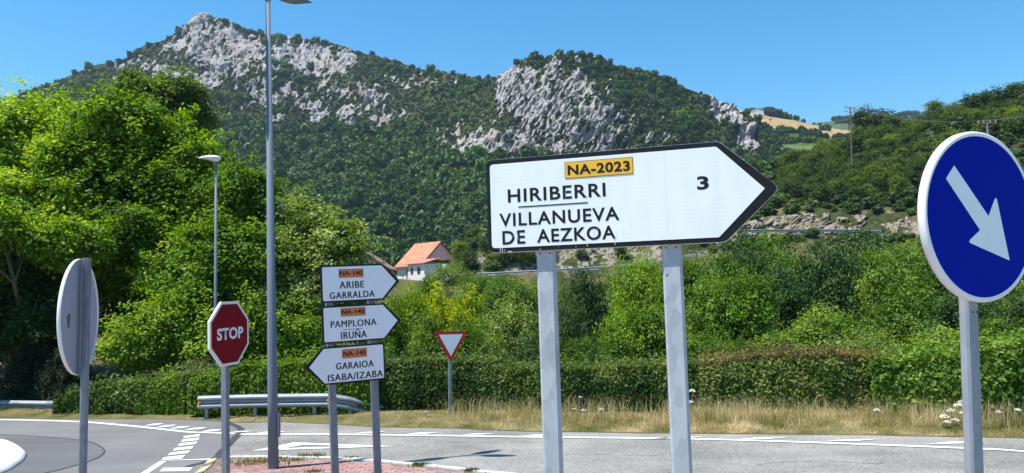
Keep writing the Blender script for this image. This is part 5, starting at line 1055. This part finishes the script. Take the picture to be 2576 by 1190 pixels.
# three stacked direction plates
TRI = empty('direction_sign', (0, 0, 0), 'three stacked white arrow plates with orange NA-140 panels on two thin posts', 'road sign'); TRI.matrix_world = frame((-2.539, 10.401, 1.576), 24.93, 0, 1.75)
Lt, Tt, ht = .845, .249, .5
def small(z, left, lines, box_, dx=0.0, rot=0.0):
    if left: o_ = [(Lt - .01, 0), (Lt - .01, ht), (0, ht), (-Tt, ht / 2), (0, 0)]; i_ = [(Lt - .03, .022), (Lt - .03, ht - .022), (.008, ht - .022), (-.19, ht / 2), (.008, .022)]
    else: o_ = [(0, 0), (Lt, 0), (Lt + Tt, ht / 2), (Lt, ht), (0, ht)]; i_ = [(.022, .022), (Lt - .008, .022), (Lt + Tt - .055, ht / 2), (Lt - .008, ht - .022), (.022, ht - .022)]
    o_ = [(x + dx, y + z) for x, y in o_]; i_ = [(x + dx, y + z) for x, y in i_]; rr = [.035, .035, .02, .035, .02] if left else [.035, .02, .035, .02, .035]
    pl = plate(TRI, rounded(o_, rr)[::-1 if left else 1], rounded(i_, [.02, .02, .004, .004, .004] if left else [.02, .004, .004, .004, .02])[::-1 if left else 1], .03, M['black'], M['white_plain'], 'arrow_plate')
    x0, x1, z0, z1 = box_; mb = MB(); mb.prism([(x0, z0), (x1, z0), (x1, z1), (x0, z1)], -.0045, -.003); rp = mb.make('route_panel', M['black'], pl)
    mb = MB(); mb.prism([(x0 + .004, z0 + .004), (x1 - .004, z0 + .004), (x1 - .004, z1 - .004), (x0 + .004, z1 - .004)], -.006, -.005); mb.make('panel_face', M['orange'], rp)
    letters(rp, 'NA-140', x0 + .018, x1 - .018, z0 + .028, z1 - .025, M['black'], -.0075, .004, space=1.05)
    for body, a, b, c, d in lines:
        if body == '_': bar(pl, a, b, c, d, -.0045, M['black'])
        else: letters(pl, body, a, b, c, d, M['black'], -.004, .004, space=1.12)
    return pl
small(1.090, False, [('ARIBE', .25, .584, 1.272, 1.364), ('GARRALDA', .113, .727, 1.137, 1.226)], (.243, .581, 1.416, 1.532))
small(.543, False, [('PAMPLONA', .112, .735, .750, .840), ('_', .268, .545, .712, .718), ('IRUÑA', .245, .595, .590, .710)], (.252, .590, .893, 1.005))
small(0.0, True, [('GARAIOA', .165, .676, .187, .277), ('ISABA/IZABA', .051, .801, .040, .132)], (.250, .588, .330, .450))
hpost(TRI, .112, .105, .05, 1.56, -1.60, .032, M['galv'], holes=((0, -.55),)); hpost(TRI, .690, .105, .05, 1.56, -1.60, .032, M['galv'])

# STOP
def oct_(a): k = a * math.tan(math.pi / 8); return [(-k, -a), (k, -a), (a, -k), (a, k), (k, a), (-k, a), (-a, k), (-a, -k)]
ST = empty('stop_sign', (0, 0, 0), 'red octagonal STOP sign turned to the right on a thin grey post', 'road sign'); ST.matrix_world = frame((-4.05, 11.09, 2.262), 75.0, .2, 1.0)
mb = MB(); mb.prism(oct_(.452), .0, .035); sp = mb.make('plate', M['rim_white'], ST); mb = MB(); mb.prism(oct_(.415), -.003, -.001); mb.make('red_face', M['red'], sp)
letters(sp, 'STOP', -.298, .312, -.085, .085, M['rim_white'], -.0045, .035, space=1.05)
hpost(ST, .0, .08, .095, .40, -2.6, .037, M['galv'])

# give way
GW = empty('give_way_sign', (0, 0, 0), 'small white triangle with red border pointing down on a slim post at the far verge', 'road sign'); yb = at_z(1135, 1055, 0); GW.matrix_world = frame((-1.435, 17.55, 1.278), 22, 0, -.9)
tri = lambda s, c, r: rounded([(0, c), (s / 2, c + s * .866), (-s / 2, c + s * .866)], r)
mb = MB(); mb.prism(tri(.80, -.03, .07), 0, .03); yp = mb.make('plate', M['red_bright'], GW)
mb = MB(); mb.prism(tri(.565, .105, .012), -.003, -.001); mb.make('white_face', M['white_plain'], yp)
hpost(GW, 0.0, .08, .045, .60, -1.35, .032, M['galv'])

# round signs
def ring(R0, n=72): return [(R0 * math.cos(2 * math.pi * i / n), R0 * math.sin(2 * math.pi * i / n)) for i in range(n)]
def disc(parent, R0, m_rim, m_face, m_back, depth=.035, lip=.012, border=.026):
    V, f = [], []; n = 72; prof = [(R0 - border - .001, 0), (R0 - .012, -.006), (R0 - .003, .0), (R0, .010), (R0, depth), (R0 - lip, depth), (R0 - lip, .010)]
    for a, y in prof: V += [(a * math.cos(2 * math.pi * i / n), y, a * math.sin(2 * math.pi * i / n)) for i in range(n)]
    for j in range(len(prof) - 1):
        for i in range(n): f.append((j * n + i, j * n + (i + 1) % n, (j + 1) * n + (i + 1) % n, (j + 1) * n + i))
    f = [tuple(reversed(q)) for q in f]; rim = put('rim', mesh('rim', V, f, m_rim, True), None, parent)
    mb = MB(); mb.prism(ring(R0 - border), -.001, .001); mb.make('face', m_face, parent)
    mb = MB(); mb.prism(ring(R0 - .005), .004, .010); mb.make('back_panel', m_back, parent); return rim
BS_ = empty('direction_arrow_sign', (0, 0, 0), 'large round blue sign with white arrow pointing down to the right', 'road sign'); BS_.matrix_world = frame((2.467, 4.042, 3.061), 25.2, -1.5, 0)
disc(BS_, .45, M['rim_white'], M['blue'], M['back_grey'])
d_ = np.array([.7071, -.7071]); q_ = np.array([.7071, .7071]); hw = .045
def pt(s, w): return tuple(d_ * s + q_ * w)
ar = rounded([(-.208, .258), (-.275, .188), (-.024, -.072), (-.126, -.135), (.208, -.231), (.119, .114), (.049, .002)][::-1], [.0, .028, .006, .028, .0, .0, .0], 4)
ar = [(x - .0, z + .0) for x, z in ar]
mb = MB(); mb.prism(ar, -.0035, -.0015); mb.make('arrow', M['white_plain'], BS_)
hpost(BS_, -.035, .095, .055, .40, -3.6, .037, M['galv_mid'], lean=-.012, holes=((-.018, -.50), (.018, -.50)))
LD = empty('round_sign', (0, 0, 0), 'round sign seen from behind, grey back with a torn sticker on a square post', 'road sign'); LD.matrix_world = frame((-3.377, 6.016, 2.618), -77.6, 0, .4)
disc(LD, .448, M['rim_white'], M['blue'], M['back_grey'], depth=.024, lip=.006)
mb = MB(); sp_ = np.random.default_rng(4); pts = [(.235 + .035 * math.cos(a) * (1 + .45 * sp_.normal() * .5), -.03 + .055 * math.sin(a) * (1 + .35 * sp_.normal() * .5)) for a in np.linspace(0, 6.28, 15)[:-1]]; mb.prism(pts, .0105, .0125); mb.make('sticker', M['patch'], LD)
hpost(LD, -.0, .072, .045, .455, -3.2, .037, M['galv'])

# ------------------------------------------------------------------ farmhouse, barn and far farm
def roof_tiles():
    m, nt, b = mat('orange_roof_tiles'); L = nt.links.new; ge = nt.nodes.new('ShaderNodeNewGeometry')
    n = N(nt, 'ShaderNodeTexNoise', i_Scale=.7, i_Detail=7.0, i_Roughness=.7); L(ge.outputs['Position'], n.inputs['Vector'])
    w = N(nt, 'ShaderNodeTexWave', wave_type='BANDS', bands_direction='Z', i_Scale=1.1, i_Distortion=.4); L(ge.outputs['Position'], w.inputs['Vector'])
    a = N(nt, 'ShaderNodeMath', operation='MULTIPLY_ADD'); a.inputs[1].default_value = .22; L(w.outputs['Fac'], a.inputs[0]); L(n.outputs['Fac'], a.inputs[2])
    r = ramp(nt, [(.35, (.25, .10, .06)), (.6, (.44, .19, .10)), (.9, (.58, .32, .19))]); L(a.outputs[0], r.inputs[0]); L(r.outputs[0], b.inputs['Base Color']); b.inputs['Roughness'].default_value = .9
    bp = N(nt, 'ShaderNodeBump', i_Strength=.6, i_Distance=.1); L(w.outputs['Fac'], bp.inputs['Height']); L(bp.outputs[0], b.inputs['Normal']); return m
M['render_white'] = plain('white_render', (.74, .73, .70), .9, var=.05, scale=.6); M['render_pink'] = plain('pinkish_gable', (.56, .46, .44), .9, var=.06, scale=.6)
M['roof_orange'] = roof_tiles(); M['roof_red'] = plain('red_sheet_roof', (.42, .16, .13), .8, var=.1, scale=.8)
M['brown_wood'] = plain('brown_door', (.22, .08, .07), .8); M['dark_eave'] = plain('dark_fascia', (.05, .03, .03), .8); M['pane'] = plain('window_pane', (.03, .04, .05), .15, spec=.8); M['old_roof'] = plain('old_brown_roof', (.26, .16, .12), .9, var=.3, scale=1)
C0 = at_y(1060, 663, 200); hz = 8.2 - .8
e1 = np.array([-.70, .714]); e2 = np.array([.714, .70]); Lh_, Wh, ez, rz_ = 10.5, 12.5, 11.6, 17.4
def hp(a, b, z): return np.array([C0[0] + e1[0] * a + e2[0] * b, C0[1] + e1[1] * a + e2[1] * b, z])
HB = hp(0, 0, hz); house = empty('farmhouse', tuple(HB), 'white farmhouse with steep orange tiled roof below the forest', 'house')
def hbox(name, m, a0, a1, b0, b1, z0, z1, parent=house):
    v = [hp(a, b, z) - HB for z in (z0, z1) for a, b in ((a0, b0), (a1, b0), (a1, b1), (a0, b1))]; me = mesh(name, v, [(0, 1, 2, 3), (4, 7, 6, 5), (0, 4, 5, 1), (1, 5, 6, 2), (2, 6, 7, 3), (3, 7, 4, 0)], m)
    bm = bmesh.new(); bm.from_mesh(me); bmesh.ops.recalc_face_normals(bm, faces=bm.faces); bm.to_mesh(me); bm.free(); return put(name, me, None, parent)
wl = hbox('wall', M['render_white'], 0, Lh_, 0, Wh, hz - 2, ez)
v = [hp(0, 0, ez) - HB, hp(0, Wh, ez) - HB, hp(0, Wh / 2, rz_) - HB, hp(.4, 0, ez) - HB, hp(.4, Wh, ez) - HB, hp(.4, Wh / 2, rz_) - HB]; put('gable', mesh('gable', v, [(0, 1, 2), (3, 5, 4), (0, 3, 4, 1), (1, 4, 5, 2), (2, 5, 3, 0)], M['render_pink']), None, house)
v = [hp(Lh_ - .4, 0, ez) - HB, hp(Lh_ - .4, Wh, ez) - HB, hp(Lh_ - .4, Wh / 2, rz_) - HB, hp(Lh_, 0, ez) - HB, hp(Lh_, Wh, ez) - HB, hp(Lh_, Wh / 2, rz_) - HB]; put('gable', mesh('gable', v, [(0, 1, 2), (3, 5, 4), (0, 3, 4, 1), (1, 4, 5, 2), (2, 5, 3, 0)], M['render_white']), None, house)
sl_ = (rz_ - ez) / (Wh / 2); ov = .7
def slope(name, m, a0, a1, b0, zb0, b1, zb1, th=.22, parent=house):
    v = [hp(a0, b0, zb0) - HB, hp(a1, b0, zb0) - HB, hp(a1, b1, zb1) - HB, hp(a0, b1, zb1) - HB]; v += [p + np.array([0, 0, th]) for p in v]
    me = mesh(name, v, [(0, 1, 2, 3), (4, 7, 6, 5), (0, 4, 5, 1), (1, 5, 6, 2), (2, 6, 7, 3), (3, 7, 4, 0)], m); bm = bmesh.new(); bm.from_mesh(me); bmesh.ops.recalc_face_normals(bm, faces=bm.faces); bm.to_mesh(me); bm.free(); return put(name, me, None, parent)
rf = slope('roof', M['roof_orange'], -.5, Lh_ + .4, -ov, ez - sl_ * ov + .02, Wh / 2, rz_ + .02); slope('roof', M['roof_orange'], -.5, Lh_ + .4, Wh + ov, ez - sl_ * ov + .02, Wh / 2, rz_ + .02)
for b0, z0 in ((-ov, ez - sl_ * ov - .12), (Wh + ov, ez - sl_ * ov - .12)): slope('bargeboard', M['dark_eave'], -.62, -.505, b0, z0, Wh / 2, rz_ - .12, .38)
hbox('gutter', M['old_roof'], -.4, Lh_ + .3, -ov - .14, -ov - .02, ez - sl_ * ov - .05, ez - sl_ * ov + .12)
# annex
aw = hbox('annex_wall', M['render_white'], -5.5, 1.6, -3.2, 1.5, hz - 2, 11.35)
slope('annex_roof', M['roof_red'], -6.1, 2.2, -3.9, 11.36, 1.6, 12.75, .16)
hbox('annex_gable', M['render_white'], 1.2, 1.6, -3.0, 1.4, 11.3, 11.7)
hbox('annex_wall', M['render_white'], -8.0, -.6, 1.6, 9.0, hz - 2, 11.3); slope('annex_roof', M['roof_red'], -8.6, -.6, 1.2, 12.2, 10, 11.4, .16)
for a, b, z0, z1, m_, nm in ((5.6, 6.5, 8.0, 10.6, 'brown_wood', 'door'), (3.7, 4.3, 9.4, 10.6, 'dark_eave', 'window'), (7.6, 8.4, 8.6, 8.75, 'dark_eave', 'bench')): hbox(nm, M[m_], a, b, -.06, .02, z0, z1)
for a, b in ((-.6, .1), (-3.6, -2.6)):
    hbox('window', M['pane'], a, b, -3.27, -3.21, 9.0, 10.4); [hbox('frame', M['old_roof'], *q) for q in ((a - .14, a, -3.3, -3.2, 8.86, 10.54), (b, b + .14, -3.3, -3.2, 8.86, 10.54), (a, b, -3.3, -3.2, 8.86, 9.0), (a, b, -3.3, -3.2, 10.4, 10.54))]
bp_ = at_y(915, 660, 190); barn = empty('barn', tuple(bp_), 'brown barn roof just showing above the top direction plate', 'barn')
def tri_house(e, w, d, z0, z1, z2, mroof, mwall):
    mb = MB(); mb.add([(-w, 0, z0), (w, 0, z0), (w, d, z0), (-w, d, z0), (-w, 0, z1), (w, 0, z1), (w, d, z1), (-w, d, z1), (0, 0, z2 - .2), (0, d, z2 - .2)], [(0, 1, 5, 4), (1, 2, 6, 5), (2, 3, 7, 6), (3, 0, 4, 7), (4, 5, 8), (6, 7, 9)]); mb.make('wall', mwall, e)
    for s in (-1, 1):
        v = [(0, -.4, z2), (0, d + .4, z2), (s * (w + .6), d + .4, z1 - .3), (s * (w + .6), -.4, z1 - .3)]; v += [(x, y, z + .2) for x, y, z in v]; mb = MB(); mb.add(v, [(0, 1, 2, 3), (4, 7, 6, 5), (0, 4, 5, 1), (1, 5, 6, 2), (2, 6, 7, 3), (3, 7, 4, 0)]); mb.make('roof', mroof, e)
tri_house(barn, 6, 12, -6, -1.6, 2.6, M['old_roof'], M['old_roof'])
gw = at_y(979, 675, 196); ga = empty('garden_wall', (gw[0], gw[1], gw[2] - 3), 'short white garden wall and pillar left of the farmhouse', 'wall'); mb = MB(); mb.box((-.9, 0, 0), (.9, .3, 3.2)); mb.make('panel', M['render_white'], ga); mb = MB(); mb.box((-1.3, -.1, 0), (-.9, .4, 4.4)); mb.box((-1.2, 0, 4.4), (-1.0, .3, 5.2)); mb.make('pillar', M['roof_orange'], ga)
an = at_y(1139, 640, 205); a_ = empty('antenna', (an[0], an[1], an[2] - 2), 'thin aerial mast behind the farmhouse gable', 'antenna'); mb = MB(); mb.tube([(0, 0, 0), (-.15, 0, 7.2)], .07, 6); mb.make('mast', M['galv'], a_)
mb = MB(); mb.box((-.7, -.05, 6.8), (.5, .05, 6.95)); mb.make('aerial', M['galv'], a_)
ff = at_y(1906, 283, 800); fa = empty('far_farmhouse', tuple(ff), 'tiny white farmhouse on the ridge above the tan field', 'house'); tri_house(fa, 6.5, 9, -3, 2.2, 4.6, M['roof_orange'], M['render_white'])

# ------------------------------------------------------------------ electricity poles and wires
M['pole_wood'] = plain('weathered_pole', (.13, .11, .10), .9, var=.25, scale=2); M['rust'] = plain('rusty_crossarm', (.30, .12, .08), .8); M['insul'] = plain('insulator', (.55, .5, .52), .4); M['wire'] = plain('wire', (.05, .05, .06), .6)
b1 = pick(HS, 2143, 440)[0]; t1 = at_y(2139, 270, b1[1]); P1 = empty('electricity_pole', (b1[0], b1[1], b1[2] - .5), 'wooden electricity pole with angled cross arms on the skyline', 'utility pole'); q1 = t1 - np.array([b1[0], b1[1], b1[2] - .5])
mb = MB(); mb.tube([(0, 0, 0), tuple(q1)], [.17, .11], 8); mb.make('pole', M['pole_wood'], P1)
for s, dz_ in ((-1, .0), (1, .0), (-1, -.75), (1, -.75)):
    mb = MB(); mb.tube([tuple(q1 + [0, 0, dz_ - .3]), tuple(q1 + [s * 1.25, 0, dz_ + .1])], .07, 6); mb.make('cross_arm', M['rust'], P1)
    for r_ in (.55, 1.2):
        mb = MB(); c_ = q1 + [s * r_, 0, dz_ - .3 + r_ * .32]; mb.tube([tuple(c_), tuple(c_ + [0, 0, .3])], .09, 6); mb.make('insulator', M['insul'], P1)
b2 = pick(HS, 2484, 380)[0]; Y2 = 120.0; t2 = at_y(2483, 308, Y2); P2 = empty('electricity_pole', (t2[0], Y2, t2[2] - 9), 'pale pole with a level rusty cross arm above the blue sign', 'utility pole')
mb = MB(); mb.tube([(0, 0, 0), (0, 0, 9)], [.24, .17], 8); mb.make('pole', M['galv'], P2)
mb = MB(); mb.box((-1.5, -.08, 8.8), (1.5, .08, 9.0)); mb.make('cross_arm', M['rust'], P2)
for s in (-1, 1): mb = MB(); mb.tube([(0, 0, 7.9), (s * 1.1, 0, 8.8)], .05, 6); mb.make('brace', M['rust'], P2)
for x in (-1.35, -.5, .5, 1.35): mb = MB(); mb.tube([(x, 0, 9.0), (x, 0, 9.25)], .07, 6); mb.make('insulator', M['insul'], P2)
W2 = np.array([t2[0], Y2, t2[2]])
for k, (x1_, x2_) in enumerate(((-1.2, -1.35), (1.2, -.5), (-.55, .5))):
    a = t1 + [x1_, 0, .3]; b = W2 + [x2_, 0, .25]; pts = [a + (b - a) * t - np.array([0, 0, 3.0 * 4 * t * (1 - t) * .4]) for t in np.linspace(0, 1, 17)]
    mb = MB(); mb.tube(pts, .022, 4); w_ = mb.make('power_line', M['wire']); tag(w_, ('lowest', 'middle', 'upper')[k] + ' thin power line sagging between the two electricity poles', 'cable', 'power lines')
    b2_ = W2 + [x2_ + 20, -30, 1.0 + k * .3]; a = b; pts = [a + (b2_ - a) * t - np.array([0, 0, 1.2 * 4 * t * (1 - t)]) for t in np.linspace(0, 1, 13)]; mb = MB(); mb.tube(pts, .022, 4); w_ = mb.make('power_line', M['wire']); tag(w_, ('lowest', 'middle', 'upper')[k] + ' power line running right from the pale pole', 'cable', 'power lines')

# ------------------------------------------------------------------ summer haze
HAZE = 0.00011
if HAZE:
    mb = MB(); mb.box((-1500, -40, -1.6), (1600, 2400, 420)); hz_ = mb.make('haze', None); me = hz_.data; mt_ = bpy.data.materials.new('haze'); mt_.use_nodes = True; nt = mt_.node_tree; nt.nodes.clear()
    pv = nt.nodes.new('ShaderNodeVolumePrincipled'); pv.inputs['Color'].default_value = (.62, .78, 1, 1); pv.inputs['Density'].default_value = HAZE; pv.inputs['Anisotropy'].default_value = .3; ou = nt.nodes.new('ShaderNodeOutputMaterial'); nt.links.new(pv.outputs[0], ou.inputs['Volume']); me.materials.clear(); me.materials.append(mt_); tag(hz_, kind='stuff')
